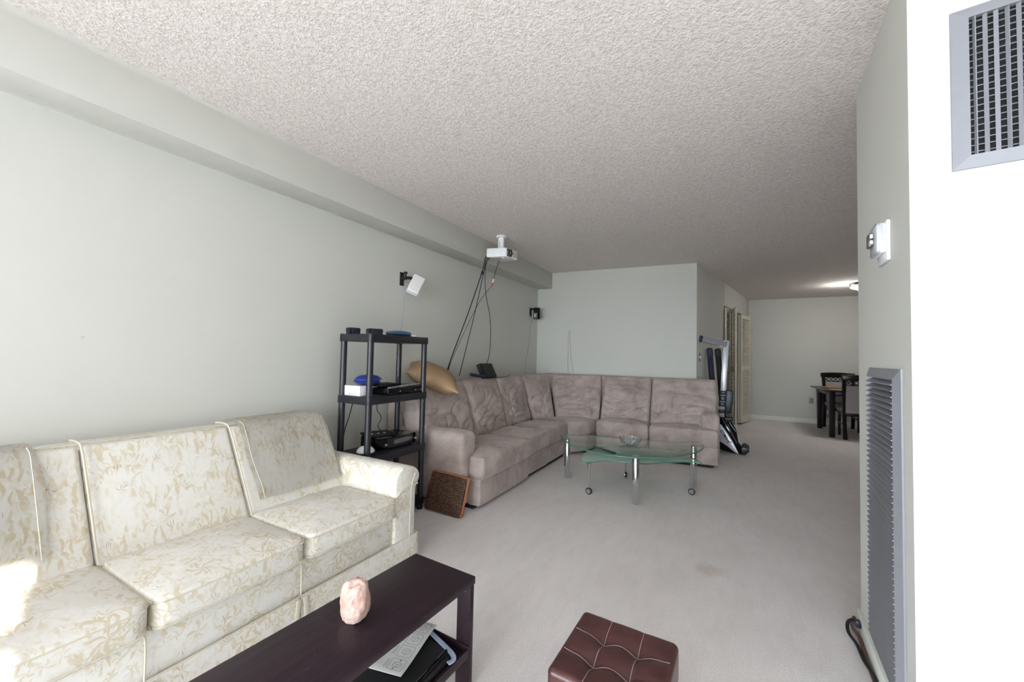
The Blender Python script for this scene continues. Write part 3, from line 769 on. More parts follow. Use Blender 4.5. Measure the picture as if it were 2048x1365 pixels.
# ---------------------------------------------------------------- black plastic shelf rack and what stands on it
t = empty('shelf_rack', (-2.205, 2.13, 0), 'black plastic four-tier shelf rack between the floral sofa and the corner sofa', 'shelf')
RX0, RX1, RY0, RY1 = -2.36, -2.05, 1.842, 2.42
TIERS = (.09, .50, .892, 1.312)
for z in TIERS:
    P = round_poly([(RX0, RY0), (RX1, RY0), (RX1, RY1), (RX0, RY1)], .02, 4)
    bm = B(); soft_prism(bm, P, z-.05, z, .004, 2); s = obj('shelf', bm, 'rackp', t)
    for x in (RX0+.025, RX1-.025):
        for y in (RY0+.025, RY1-.025): obj('corner_socket', lathe(B(), [(.0255, z-.052), (.0255, z+.001)], (x, y, 0), 16), 'rackp', s)
for x in (RX0+.025, RX1-.025):
    for y in (RY0+.025, RY1-.025):
        bm = B(); lathe(bm, [(.022, 0), (.022, .04), (.021, .05), (.021, 1.27)], (x, y, 0), 20); obj('post', bm, 'rackp', t)
# on the top shelf
def ring_thing(x, y, label, sc=1, rz=0):
    o = empty('headphone_case', (x, y, 1.312), label, 'case', rz=rz)
    P = round_poly([(-.055*sc, -.04*sc), (.055*sc, -.04*sc), (.055*sc, .04*sc), (-.055*sc, .04*sc)], .035*sc, 6)
    bm = B(); soft_prism(bm, P, 0, .043, .008, 3); obj('shell', bm, 'navyp', o, local=True)
    bm = B(); bx(bm, -.058*sc, -.038*sc, -.043*sc, -.020*sc, .002, .041, .004); obj('clasp', bm, 'gloss', o, local=True)
    bm = B(); tube(bm, [(q.x, q.y, .028) for q in inset(ccw(P), -.001)], .0022, 6, 2, True); obj('zip', bm, 'blackm', o, local=True)
ring_thing(-2.27, 1.885, 'smaller dark navy rounded case on the rack top, nearest the floral sofa', .82, R(80))
ring_thing(-2.19, 2.0, 'larger dark navy rounded case on the rack top, beside the smaller one', 1.0, R(70))
o = empty('glasses_case', (-2.19, 2.235, 1.312), 'shiny steel-blue glasses case on the top of the black shelf rack', 'case', rz=R(78))
def case_half(p, h): return V(p.x, p.y*(1-.35*(p.x/h[0])**2), p.z*(1-.55*(p.x/h[0])**2) if p.z > 0 else p.z)
obj('lid', rbox(B(), (0, 0, .027), (.205, .07, .034), .016, 4, (8, 2, 1), case_half), 'teal', o, local=True)
obj('base', rbox(B(), (0, 0, .008), (.200, .066, .0155), .006, 2, (8, 2, 1), case_half), 'gloss', o, local=True)
bm = B(); lathe(bm, [(.017, 0), (.02, .003), (.02, .015), (.018, .018)], (-2.17, 2.372, 1.3125), 18); obj('bottle_cap', bm, 'white', None, 'small round white cap beside the steel-blue case on the rack top', 'cap')
# on the middle shelf
z = .892
o = empty('white_box', (-2.24, 1.925, z), 'small white carton on the middle shelf of the black rack under the blue case', 'box')
obj('carton', bx(B(), -2.34, -2.165, 1.868, 1.975, z+.0005, z+.068, .002), 'white', o)
bm = B()
for k in range(9):
    if k % 4 != 3: box12(bm, -2.28+k*.0095, -2.2745+k*.0095, 1.8674, 1.8678, z+.01, z+.015)
obj('print', bm, 'grey', o)
o = empty('blue_case', (-2.225, 1.965, z+.069), 'royal blue oval clamshell case lying on the white carton', 'case')
def dome_shell(up, h, rx, ry, Xd):
    pr = [(math.cos(k*PI/16)**.8, up*h*math.sin(k*PI/16)) for k in range(9)]; pr[-1] = (.02, up*h)
    return lathe(B(), pr, (0, 0, 0), 32, Xd @ Matrix.Diagonal((rx, ry, 1, 1)))
Xd = Matrix.Translation((-2.22, 1.985, z+.098))
obj('lower_shell', dome_shell(-1, .0275, .078, .102, Xd), 'blue', o); obj('upper_shell', dome_shell(1, .040, .078, .102, Xd @ Matrix.Translation((0, 0, .002))), 'blue', o)
bm = B(); tube(bm, [(-2.22+.078*math.cos(a*PI/12), 1.985+.102*math.sin(a*PI/12), z+.099) for a in range(24)], .0035, 6, 1, True); obj('zip', bm, 'blackm', o, 'black zip between the shells')
bm = B(); bx(bm, -2.168, -2.146, 1.985, 2.045, z+.093, z+.103, .003); obj('tag', bm, 'paper', o)
o = empty('desk_phone', (-2.2, 2.2, z), 'black flat box with a sloping button panel on the middle rack shelf', 'device')
bm = B(); rbox(bm, (-2.185, 2.215, z+.025), (.23, .37, .048), .004, 2, 1, lambda p, h: V(p.x, p.y, p.z+(.0 if p.z < 0 else .008*p.y/.18))); obj('body', bm, 'gloss', o)
bm = B()
for k in range(9): bx(bm, -2.11, -2.09, 2.06+k*.036, 2.084+k*.036, z+.046+k*.0016, z+.054+k*.0016, .002)
obj('buttons', bm, 'grey', o)
bm = B(); bx(bm, -2.30, -2.17, 2.06, 2.24, z+.05, z+.072, .01); obj('handset', bm, 'blackm', o)
for y in (2.14, 2.30, 2.36): obj('lamp', bx(B(), -2.071, -2.067, y, y+.012, z+.02, z+.026, .001), 'grey', o)
# on the lower shelf
z = .50
bm = B(); lathe(bm, [(.03, 0), (.05, .004), (.058, .014)], (-2.165, 1.935, z+.0005), 28)
o = obj('ball_bowl', bm, 'green', None, 'white domed disc with a green rim on the lower shelf of the black rack', 'bowl')
bm = B(); lathe(bm, [(.060, .012), (.059, .018), (.05, .034), (.035, .046), (.015, .052), (0.001, .053)], (-2.165, 1.935, z+.0005), 28); obj('dome', bm, 'white', o)
o = empty('audio_receiver', (-2.2, 2.2, z), 'black set-top receiver with a grey front strip on the lower rack shelf', 'receiver')
obj('case', bx(B(), -2.325, -2.105, 2.03, 2.36, z+.01, z+.085, .003), 'gloss', o)
obj('front_panel', bx(B(), -2.107, -2.098, 2.075, 2.33, z+.014, z+.080, .002), 'blackp', o)
obj('display_strip', bx(B(), -2.100, -2.0955, 2.13, 2.315, z+.035, z+.068, .002), 'screen', o, 'grey display strip')
for y in (2.05, 2.345): obj('knob', lathe(B(), [(.008, 0), (.007, .012)], n=12, X=Matrix.Translation((-2.098, y, z+.045)) @ Matrix.Rotation(R(90), 4, 'Y')), 'grey', o)
for y in (2.07, 2.32): obj('foot', bx(B(), -2.14, -2.115, y-.012, y+.012, z, z+.011, .002), 'blackm', o)
o = empty('remote_box', (-2.26, 2.12, z+.0855), 'small black player askew on top of the receiver on the rack', 'device', rz=R(-24))
obj('body', bx(B(), -.07, .07, -.10, .10, .0005, .018, .003), 'blackm', o, local=True)
for k in range(3): obj('connector', bx(B(), .04, .056, -.06+k*.045, -.045+k*.045, .017, .023, .002), 'grey', o, local=True)
def cable(name, pts, r, mat, label, grp=None, n=6):
    bm = B(); tube(bm, pts, r, n, 5); return obj(name, bm, mat, None, label, 'cable', grp)
cable('power_cable', [(-2.365, 1.99, .86), (-2.38, 1.975, .75), (-2.39, 1.94, .62), (-2.39, 1.93, .50), (-2.385, 1.94, .40)], .0035, 'blackm', 'black power cable hanging behind the rack nearer the floral sofa')
cable('power_cable', [(-2.30, 2.155, .84), (-2.31, 2.16, .76), (-2.29, 2.185, .70), (-2.30, 2.165, .64), (-2.28, 2.18, .60)], .003, 'blackm', 'wavy black cable dropping from the middle rack shelf to the receiver')

# ---------------------------------------------------------------- brown suede corner sofa
t = empty('sectional_sofa', (-1.6, 4.2, 0), 'large brown suede corner sofa with seven back cushions against the left and back walls', 'sofa')
# left wing: (y0, y1) of the backs, front face leans
def lb(x_top, x_bot, y0, y1, z0=.40, z1=.945): return ((x_top, y1, z1), (x_top, y0, z1), (x_bot, y1, z0), (x_bot, y0, z0))
FM = (40, 2, 40)
for i, (y0, y1) in enumerate(((2.49, 3.205), (3.215, 3.83), (3.84, 4.45))):
    TL, TR, BL, BR = lb(-2.27, -2.10, y0, y1)
    bm = B(); pcushion(bm, TL, TR, BL, BR, .20, .05, 4, FM, .035, .075, 2.3+i*3.1); obj('back_cushion', bm, 'suede', t)
bm = B(); pcushion(bm, (-2.17, 5.08, .95), (-2.27, 4.46, .945), (-1.90, 4.70, .40), (-2.08, 4.46, .40), .18, .05, 4, FM, .03, .06, 14.1); obj('back_cushion', bm, 'suede', t)
bm = B(); pcushion(bm, (-1.485, 5.30, .965), (-2.16, 5.10, .95), (-1.42, 4.99, .40), (-1.89, 4.71, .40), .18, .05, 4, FM, .03, .09, 19.7); obj('back_cushion', bm, 'suede', t)
for i, (s0, s1) in enumerate(((.86, 1.457), (1.467, 2.20))):
    a, b = BW(s0, .24), BW(s1, .24); c, d = BW(s0, .53), BW(s1, .53)
    bm = B(); pcushion(bm, (b.x, b.y, .958), (a.x, a.y, .958), (d.x, d.y, .39), (c.x, c.y, .39), .20, .05, 4, FM, .035, .10, 25+i*4.7)
    obj('back_cushion', bm, 'suede', t)
# back frames
bm = B(); bx(bm, -2.53, -2.40, 2.47, 5.40, .04, .925, .03, None, 3); obj('back_frame', bm, 'suede', t)
Y = frame_at(BW(0), BU, BN, V(0, 0, 1))
bm = B(); bx(bm, -.05, 2.20, .03, .16, .04, .94, .03, Y, 3); obj('back_frame', bm, 'suede', t)
bm = B(); soft_prism(bm, [(-2.41, 4.5), (-2.24, 4.5), (-2.1, 5.08), (-1.45, 5.34), (-1.45, 5.40), (-2.41, 5.38)], .04, .93, .03, 3); obj('corner_frame', bm, 'suede', t)
# seats: T-shaped at the two arms
ZT = .402
def seat(P, z0=.232, z1=ZT, r=.045, rp=.035, dome=.03):
    bm = B(); soft_prism(bm, round_poly(P, rp, 4), z0, z1, r, 4, dome, 8); return obj('seat_cushion', bm, 'suede', t)
def Q(s, d): p = BW(s, d); return (p.x, p.y)
seat([(-2.2, 2.71), (-1.765, 2.71), (-1.765, 2.575), (-1.62, 2.575), (-1.62, 3.435), (-2.2, 3.435)])
seat([(-2.2, 3.442), (-1.655, 3.442), (-1.655, 3.962), (-2.2, 3.962)])
seat([(-2.2, 3.969), (-1.665, 3.969), (-1.675, 4.535), (-2.12, 4.535)])
seat([(-2.12, 4.545), (-1.68, 4.545), (-1.50, 4.775), Q(.855, .42), (-1.9, 4.95)], z1=ZT+.006)
seat([Q(.865, .40), Q(.865, .765), Q(1.475, .765), Q(1.475, .40)], z1=ZT+.012)
seat([Q(1.483, .40), Q(1.483, .765), Q(2.198, .765), Q(2.198, .70), Q(2.03, .70), Q(2.03, .40)], z0=.225, z1=ZT+.012)
# front panels and footrests below the seats
def panel(P, z0=.035, z1=.228, name='front_panel'):
    bm = B(); soft_prism(bm, round_poly(P, .02, 3), z0, z1, .018, 3); return obj(name, bm, 'suede', t)
panel([(-2.2, 2.715), (-1.775, 2.715), (-1.775, 2.59), (-1.655, 2.59), (-1.655, 3.438), (-2.2, 3.438)], .03, .236, 'footrest')
panel([(-2.2, 3.444), (-1.69, 3.444), (-1.69, 3.96), (-2.2, 3.96)], name='footrest')
panel([(-2.2, 3.966), (-1.70, 3.966), (-1.705, 4.535), (-2.1, 4.535)], name='footrest')
panel([(-2.1, 4.545), (-1.705, 4.545), (-1.525, 4.80), Q(.855, .36), (-1.95, 4.9)])
panel([Q(.865, .2), Q(.865, .735), Q(1.477, .735), Q(1.477, .2)], name='footrest')
panel([Q(1.483, .2), Q(1.483, .745), Q(2.20, .745), Q(2.20, .70), Q(2.04, .70), Q(2.04, .2)], name='footrest')
# arms
def softarm(x0, x1, y0, y1, X=None):
    bm = B(); rbox(bm, ((x0+x1)/2, (y0+y1)/2, .30), (x1-x0, y1-y0, .55), .045, 4, (10, 3, 8), lambda p, h: p+V(0, 0, .008*noise.noise(p*6)+(.012*(1-(p.y/h[1])**2) if p.z > 0 else 0)), X); return bm
obj('arm', softarm(-2.44, -1.765, 2.50, 2.70), 'suede', t)
bm = B(); Ya = Y; rbox(bm, (0, 0, 0), (.188, .58, .56), .045, 4, (3, 10, 8), lambda p, h: p+V(0, 0, .008*noise.noise(p*6)+(.010*(1-(p.x/h[0])**2) if p.z > 0 else 0)), Y @ Matrix.Translation((2.122, .415, .305)))
obj('arm', bm, 'suede', t)
bm = B(); bx(bm, -2.1, -1.72, 2.6, 4.5, .0, .04, .004); bx(bm, .6, 2.15, .2, .70, 0, .04, .004, Y); obj('plinth', bm, 'blackm', t)
p = BW(2.03, .58, .43)
bm = B(); vs = [bm.verts.new(p+q) for q in (V(-.03, 0, 0), V(.012, -.004, -.004), V(.0, -.01, .03))]; bm.faces.new(vs); bmesh.ops.solidify(bm, geom=bm.faces[:], thickness=.002)
obj('care_tag', bm, 'paper', t, 'small white care tag')

# tan cushion on the sofa's near end
c0 = V(-2.29, 2.77, .985)
ex = V(.04, .97, -.17).normalized(); nz = V(.36, -.12, .93); nz = (nz-ex*nz.dot(ex)).normalized(); ey = nz.cross(ex)
Xp = frame_at(c0, (ex+ey).normalized(), (ey-ex).normalized(), nz)
def pil(p, h):
    u, v = p.x/h[0], p.y/h[1]
    k = max(0, (1-abs(u)**2.6)*(1-abs(v)**2.6))
    pin = 1-.09*(1-abs(u)**2)*abs(v)**3-.0; pin2 = 1-.09*(1-abs(v)**2)*abs(u)**3
    s = 1 if p.z > 0 else -1
    return V(p.x*pin2, p.y*pin, s*(.004+.098*k**.62)+.004*noise.noise(V(u*3, v*3, s)))
bm = B(); rbox(bm, (0, 0, 0), (.47, .47, .02), .004, 1, (22, 22, 1), pil, Xp)
o = obj('throw_pillow', bm, 'tan', None, 'tan ribbed square cushion lying on the near end of the brown corner sofa back', 'pillow')

# small loudspeaker and hand tool on the sofa back
o = empty('speaker_box', (-2.36, 3.81, .95), 'small black sloping speaker box standing on the brown corner sofa back', 'speaker')
fx = V(.0, .95, -.02).normalized()
fr = [V(-2.37, 3.64, 1.095), V(-2.37, 3.89, 1.093), V(-2.235, 3.80, .948), V(-2.235, 3.555, .952)]
bkn = V(-.11, .085, -.025)
bm = B(); a = [bm.verts.new(q) for q in fr]; b = [bm.verts.new(q+bkn) for q in (fr[0], fr[1], fr[2], fr[3])]
for i in range(4): bm.faces.new((a[i], a[(i+1) % 4], b[(i+1) % 4], b[i]))
bm.faces.new(a); bm.faces.new(list(reversed(b))); bmesh.ops.bevel(bm, geom=bm.edges[:], offset=.008, segments=2, affect='EDGES')
obj('cabinet', bm, 'blackp', o)
bm = B(); nn = (fr[1]-fr[0]).cross(fr[3]-fr[0]).normalized(); nn = nn if nn.x > 0 else -nn
cc = sum(fr, V(0, 0, 0))/4; q = [cc+(p-cc)*.90 for p in fr]
a = [bm.verts.new(p+nn*.004) for p in q]; b = [bm.verts.new(p-nn*.002) for p in q]
for i in range(4): bm.faces.new((a[i], a[(i+1) % 4], b[(i+1) % 4], b[i]))
bm.faces.new(a); bm.faces.new(list(reversed(b)))
MT['grille'] = plain('grille_cloth', (44, 47, 41), .95, bump=.4, scale=200)
obj('grille', bm, 'grille', o, 'dark olive-grey grille cloth')
o = empty('trimmer', (-2.28, 3.6, .955), 'navy handheld adapter with a cable lying beside the black speaker box', 'device')
bm = B(); tube(bm, [(-2.30, 3.36, .985), (-2.26, 3.42, .975), (-2.21, 3.50, .962)], lambda u: .017-.004*abs(u-.4), 10); obj('body', bm, 'navyp', o)
bm = B(); tube(bm, [(-2.21, 3.50, .962), (-2.202, 3.513, .960)], .0175, 10); obj('plug', bm, 'blackm', o)
bm = B(); tube(bm, [(-2.202, 3.513, .96), (-2.17, 3.66, .946), (-2.19, 3.92, .948), (-2.22, 4.03, .958), (-2.27, 4.16, .966)], .003, 6); obj('cord', bm, 'blackm', o)

# beaded seat pad leaning on the sofa arm
o = empty('beaded_seat_pad', (-1.88, 2.43, 0), 'brown beaded woven square mat with a tan rim leaning against the brown sofa arm', 'mat')
A0, A1, T0, T1 = V(-2.03, 2.405, .012), V(-1.685, 2.405, 0), V(-2.05, 2.488, .285), V(-1.70, 2.488, .27)
exx = (A1-A0).normalized(); eyy = (T0-A0); eyy = (eyy-exx*eyy.dot(exx)).normalized(); ezz = exx.cross(eyy)
Xm = frame_at(A0, exx, eyy, ezz); wd, hh = (A1-A0).length, (T0-A0).length
bm = B(); soft_prism(bm, round_poly([(0, 0), (wd, 0), (wd, hh), (0, hh)], .018, 4), -.006, .006, .004, 2, X=Xm); obj('rim', bm, 'rim', o)
bm = B(); soft_prism(bm, round_poly([(-.0, .0), (wd-.014, .0), (wd-.014, hh-.012), (.0, hh-.012)], .018, 4), .004, .018, .01, 3, .01, 5, X=Xm); obj('beaded_face', bm, 'woven', o)

# ---------------------------------------------------------------- glass coffee table, bowl, papers
t = empty('glass_coffee_table', (-.8, 3.8, 0), 'leaf-shaped two-tier glass coffee table on chrome legs in front of the corner sofa', 'table')
TOP = [(-1.50, 3.852), (-1.44, 3.721), (-1.279, 3.519), (-1.118, 3.393), (-.913, 3.318), (-.716, 3.325), (-.564, 3.40), (-.419, 3.52), (-.307, 3.686), (-.223, 3.881), (-.192, 4.051), (-.194, 4.17), (-.24, 4.27), (-.299, 4.285), (-.424, 4.194), (-.569, 4.141), (-.721, 4.119), (-.958, 4.075), (-1.18, 4.01), (-1.343, 3.96), (-1.429, 3.94), (-1.491, 3.905)]
LOW = [(-1.188, 3.573), (-1.15, 3.42), (-1.094, 3.375), (-1.024, 3.42), (-.966, 3.50), (-.864, 3.545), (-.727, 3.571), (-.6, 3.638), (-.449, 3.784), (-.292, 3.90), (-.199, 3.921), (-.266, 4.038), (-.416, 4.121), (-.573, 4.174), (-.74, 4.23), (-.909, 4.249), (-1.051, 4.13), (-1.144, 4.001), (-1.171, 3.836)]
def glass_plate(name, P, z0, z1, mat):
    P = [p.xy for p in catmull([V(*p, 0) for p in P], 4, True)]
    bm = B(); soft_prism(bm, P, z0, z1, .004, 2)
    o = obj(name, bm, [MT[mat], MT['glass_edge']], t)
    for f in o.data.polygons:
        if abs(f.normal.z) < .8: f.material_index = 1
    return o
glass_plate('glass_top', TOP, .374, .386, 'glass')
glass_plate('lower_glass', LOW, .272, .281, 'frosted')
for x, y in ((-1.391, 3.755), (-.661, 3.385), (-.28, 4.125)):
    bm = B(); lathe(bm, [(.027, 0), (.029, .004), (.029, .36), (.026, .364), (.026, .3735)], (x, y, 0), 24); l = obj('leg', bm, 'chrome', t)
    bm = B(); lathe(bm, [(.026, .3865), (.024, .3885), (.001, .389)], (x, y, 0), 24); obj('disc', bm, 'alu', l)
for (x, y, a) in ((-1.056, 3.40, 80), (-.889, 4.065, 20), (-.276, 3.872, 75)):
    bm = B(); lathe(bm, [(.015, .2715), (.014, .262), (.010, .20), (.008, .09), (.010, .075), (.010, .06), (.0, .058)], (x, y, 0), 16); l = obj('caster_leg', bm, 'chrome', t)
    Xw = Matrix.Translation((x, y, .029)) @ Matrix.Rotation(R(a), 4, 'Z') @ Matrix.Rotation(R(90), 4, 'Y')
    bm = B(); lathe(bm, [(.020, -.010), (.029, -.008), (.029, .008), (.020, .010)], (0, 0, 0), 20, Xw); wl = obj('wheel', bm, 'blackp', l)
    for s in (-1, 1):
        bm = B(); lathe(bm, [(.021, s*.009), (.020, s*.013), (.004, s*.014)], (0, 0, 0), 20, Xw); obj('hub_cap', bm, 'chrome', l)
# cut crystal bowl with odds and ends
o = empty('crystal_bowl', (-.79, 3.79, .3865), 'cut crystal glass bowl standing on the glass coffee table', 'bowl')
bm = B(); n = 36; prof = [(.040, .0), (.058, .006), (.078, .022), (.092, .045), (.098, .062), (.094, .064), (.086, .046), (.07, .024), (.045, .012), (.001, .010)]
rings = []
for k, (r, z) in enumerate(prof):
    rings.append([bm.verts.new(V(-.79+(r*(1+(.035 if (i+k) % 2 else -.02)*(1 if 0 < k < 5 else .2)))*math.cos(2*PI*i/n), 3.79+(r*(1+(.035 if (i+k) % 2 else -.02)*(1 if 0 < k < 5 else .2)))*math.sin(2*PI*i/n), .387+z+(.004 if k in (4, 5) and i % 2 else 0))) for i in range(n)])
for a, b in zip(rings, rings[1:]):
    for i in range(n):
        j = (i+1) % n
        bm.faces.new((a[i], a[j], b[j])); bm.faces.new((a[i], b[j], b[i]))
bm.faces.new(list(reversed(rings[0]))); bm.faces.new(rings[-1])
obj('bowl', bm, 'crystal', o, flat=True)
bm = B(); rbox(bm, (-.80, 3.79, .415), (.05, .03, .022), .006, 2); obj('matchbox', bm, 'navyp', None, 'dark little box lying inside the crystal bowl', 'box')
bm = B(); tube(bm, [(-.77, 3.74, .425), (-.745, 3.78, .43), (-.755, 3.82, .427)], .008, 8); obj('wrapper', bm, 'straw', None, 'yellow twist of wrapper inside the crystal bowl', 'wrapper')
Xq = quadX((-1.045, 3.80, .283), V(.12, .02, 0), V(-.02, .12, 0)); Xq = frame_at(V(-1.13, 3.99, .283), V(.82, -.57, 0), V(.57, .82, 0), V(0, 0, 1))
o = obj('paper_sheet', bx(B(), .02, .26, -.02, .13, 0, .0025, .001, Xq), 'paper', None, 'pale sheet of paper on the frosted lower tier of the glass table', 'paper')
o = obj('pamphlet', bx(B(), -.03, .27, -.065, -.025, 0, .010, .002, Xq), 'blackp', None, 'narrow dark booklet beside the paper on the lower glass tier', 'booklet')

# ---------------------------------------------------------------- projector, its cables, wall speakers
o = empty('projector', (-2.09, 3.59, 2.2), 'white ceiling-mounted projector hanging beside the soffit', 'projector')
ux, uy = V(.97, .24, 0).normalized(), V(-.24, .97, 0).normalized()     # near long side, lens side
Xj = frame_at(V(-2.205, 3.455, 2.185), V(.965, .262, 0).normalized(), V(.13, .99, 0).normalized(), V(0, 0, 1))
q = [V(-2.204, 3.452, 0), V(-1.996, 3.508, 0), V(-1.968, 3.719, 0), V(-2.175, 3.70, 0)]
bm = B(); soft_prism(bm, round_poly([(p.x, p.y) for p in q], .022, 5), 2.20, 2.292, .014, 4); body = obj('body', bm, 'white', o)
fdir = (q[2]-q[1]).normalized(); fn_ = V(fdir.y, -fdir.x, 0)
Xf = frame_at(q[1]+fdir*.055+V(0, 0, 2.247), fdir, V(0, 0, 1), fn_)
bm = B(); rbox(bm, (0, 0, .001), (.075, .078, .006), .002, 1, 1, None, Xf); obj('lens_surround', bm, 'blackp', o)
bm = B(); lathe(bm, [(.033, 0), (.033, .016), (.028, .018), (.025, .008), (.001, .004)], (0, 0, .002), 24, Xf); obj('lens', bm, 'gloss', o)
bm = B(); lathe(bm, [(.036, 0), (.036, .008), (.033, .009)], (0, 0, .002), 24, Xf); obj('lens_ring', bm, 'grey', o)
bm = B()
for k in range(6): box12(bm, .06+k*.015, .066+k*.015, -.03, .03, -.001, .001, Xf)
obj('louvres', bm, 'grey', body)
bm = B(); box12(bm, -2.14, -2.06, 3.56, 3.565, 2.1985, 2.2, None); obj('panel_seam', bm, 'grey', body)
bm = B(); lathe(bm, [(.014, 2.19), (.011, 2.2)], (-2.05, 3.54, 0), 12); obj('foot', bm, 'white', o)
m = B(); lathe(m, [(.055, 2.425), (.055, 2.4395)], (-2.10, 3.585, 0), 20); lathe(m, [(.022, 2.29), (.022, 2.32), (.017, 2.325), (.017, 2.38), (.024, 2.385), (.024, 2.426)], (-2.10, 3.585, 0), 16)
for s in (-1, 1): bx(m, -2.10+s*.026-.004, -2.10+s*.026+.004, 3.57, 3.60, 2.30, 2.42, .002)
bx(m, -2.16, -2.04, 3.545, 3.625, 2.291, 2.298, .002)
obj('ceiling_mount', m, 'white', o)
G = 'projector cables'
cable('projector_cable', [(-2.20, 3.50, 2.225), (-2.235, 3.49, 2.20), (-2.255, 3.48, 2.08), (-2.34, 3.36, 1.62), (-2.43, 3.24, 1.2), (-2.47, 3.19, .99), (-2.47, 3.18, .95)], .0055, 'blackm', 'thicker black cable running from the projector to the sofa back, leftmost of the bundle', G)
cable('projector_cable', [(-2.20, 3.53, 2.215), (-2.23, 3.51, 2.19), (-2.250, 3.50, 2.08), (-2.33, 3.46, 1.62), (-2.44, 3.42, 1.1), (-2.47, 3.41, .96)], .004, 'blackm', 'black projector cable, second of the bundle, ending behind the sofa back', G)
cable('projector_cable', [(-2.19, 3.55, 2.215), (-2.225, 3.53, 2.19), (-2.245, 3.51, 2.08), (-2.27, 3.57, 1.85), (-2.29, 3.70, 1.6), (-2.35, 3.82, 1.35), (-2.37, 3.82, 1.15), (-2.36, 3.74, 1.07)], .0035, 'blackm', 'black projector cable hanging down to the small black speaker box', G)
cable('projector_cable', [(-2.14, 3.62, 2.198), (-2.17, 3.60, 2.08), (-2.185, 3.585, 1.99)], .0028, 'blackm', 'short thin black lead from the projector base to the red connector', G)
cable('projector_cable', [(-2.20, 3.58, 1.925), (-2.28, 3.48, 1.75), (-2.36, 3.35, 1.45), (-2.45, 3.23, 1.1), (-2.475, 3.21, .96)], .0026, 'blackm', 'thin black cable from the red connector down across the bundle', G)
o = empty('audio_connector', (-2.19, 3.583, 1.92), 'red and white plug connector joining two thin projector cables', 'connector')
bm = B(); tube(bm, [(-2.201, 3.578, 1.922), (-2.193, 3.581, 1.955)], .0075, 8); obj('red_plug', bm, 'red', o, 'red plug half')
bm = B(); tube(bm, [(-2.193, 3.581, 1.955), (-2.184, 3.586, 1.992)], .007, 8); obj('white_plug', bm, 'white', o, 'white plug half')
bm = B(); tube(bm, [(-2.262, 3.475, 2.03), (-2.256, 3.48, 2.06)], .013, 8); obj('cable_tie', bm, 'blackm', None, 'black velcro tie wrapped around the projector cable bundle', 'tie')

def spk_frame(c, upv, nrm):
    upv = Vector(upv).normalized(); nrm = Vector(nrm); nrm = (nrm-upv*nrm.dot(upv)).normalized()
    return frame_at(Vector(c), upv.cross(nrm), nrm, upv)     # x right, y out of the front, z up
o = empty('wall_speaker', (-2.47, 2.63, 1.79), 'white-fronted speaker tilted on a black wall bracket above the shelf rack', 'speaker')
Xs = spk_frame((-2.40, 2.645, 1.80), (.03, .5, .87), (.66, -.475, .27))
bm = B(); rbox(bm, (0, -.035, 0), (.105, .07, .172), .010, 3, 1, None, Xs); obj('cabinet', bm, 'white', o)
bm = B(); rbox(bm, (0, .002, 0), (.094, .006, .160), .004, 2, 1, None, Xs); obj('grille', bm, 'paper', o)
bm = B(); bx(bm, XL+.0005, XL+.012, 2.59, 2.635, 1.785, 1.905, .004); lathe(bm, [(.018, 0), (.014, .05)], n=12, X=Matrix.Translation((XL+.012, 2.612, 1.85)) @ Matrix.Rotation(R(90), 4, 'Y'))
tube(bm, [(XL+.05, 2.612, 1.85), (-2.48, 2.64, 1.855), (-2.44, 2.675, 1.845)], .014, 10); tube(bm, [(XL+.05, 2.612, 1.85), (XL+.05, 2.612, 1.895)], .008, 8); lathe(bm, [(.016, 1.89), (.016, 1.905)], (XL+.05, 2.612, 0), 12)
obj('bracket', bm, 'blackm', o)
cable('speaker_wire', [(-2.46, 2.62, 1.755), (-2.51, 2.62, 1.70), (-2.535, 2.63, 1.5), (-2.54, 2.60, 1.30), (-2.54, 2.58, 1.0), (-2.54, 2.57, .6)], .0018, 'grey', 'thin wire hanging down the wall from the white-fronted speaker')
o = empty('wall_speaker', (-2.50, 5.24, 1.73), 'small black speaker on a wall bracket in the far left corner', 'speaker')
Xs = spk_frame((-2.455, 5.265, 1.812), (0, 0, 1), (.5, -.85, 0))
bm = B(); rbox(bm, (0, -.035, 0), (.088, .07, .165), .006, 2, 1, None, Xs); obj('cabinet', bm, 'blackm', o)
bm = B(); rbox(bm, (0, .001, 0), (.078, .006, .152), .003, 1, 1, None, Xs); obj('grille', bm, 'gloss', o)
bm = B(); bx(bm, XL+.0005, XL+.012, 5.215, 5.26, 1.77, 1.89, .003); bx(bm, XL+.01, -2.48, 5.23, 5.25, 1.86, 1.885, .003); obj('bracket', bm, 'blackm', o)
cable('speaker_wire', [(-2.50, 5.25, 1.74), (-2.535, 5.24, 1.65), (-2.54, 5.20, 1.4), (-2.54, 5.12, 1.15), (-2.54, 5.07, .93)], .0022, 'grey', 'thin wire hanging down the wall from the small black corner speaker')
cable('speaker_wire', [BW(.30, .008, .93), BW(.275, .006, 1.0), BW(.272, .006, 1.3), BW(.275, .006, 1.54), BW(.285, .006, 1.565), BW(.298, .006, 1.55), BW(.300, .006, 1.35), BW(.32, .006, 1.15), BW(.335, .006, 1.08), BW(.36, .006, .96)], .0018, 'grey', 'thin loop of wire pinned on the back wall above the corner sofa')

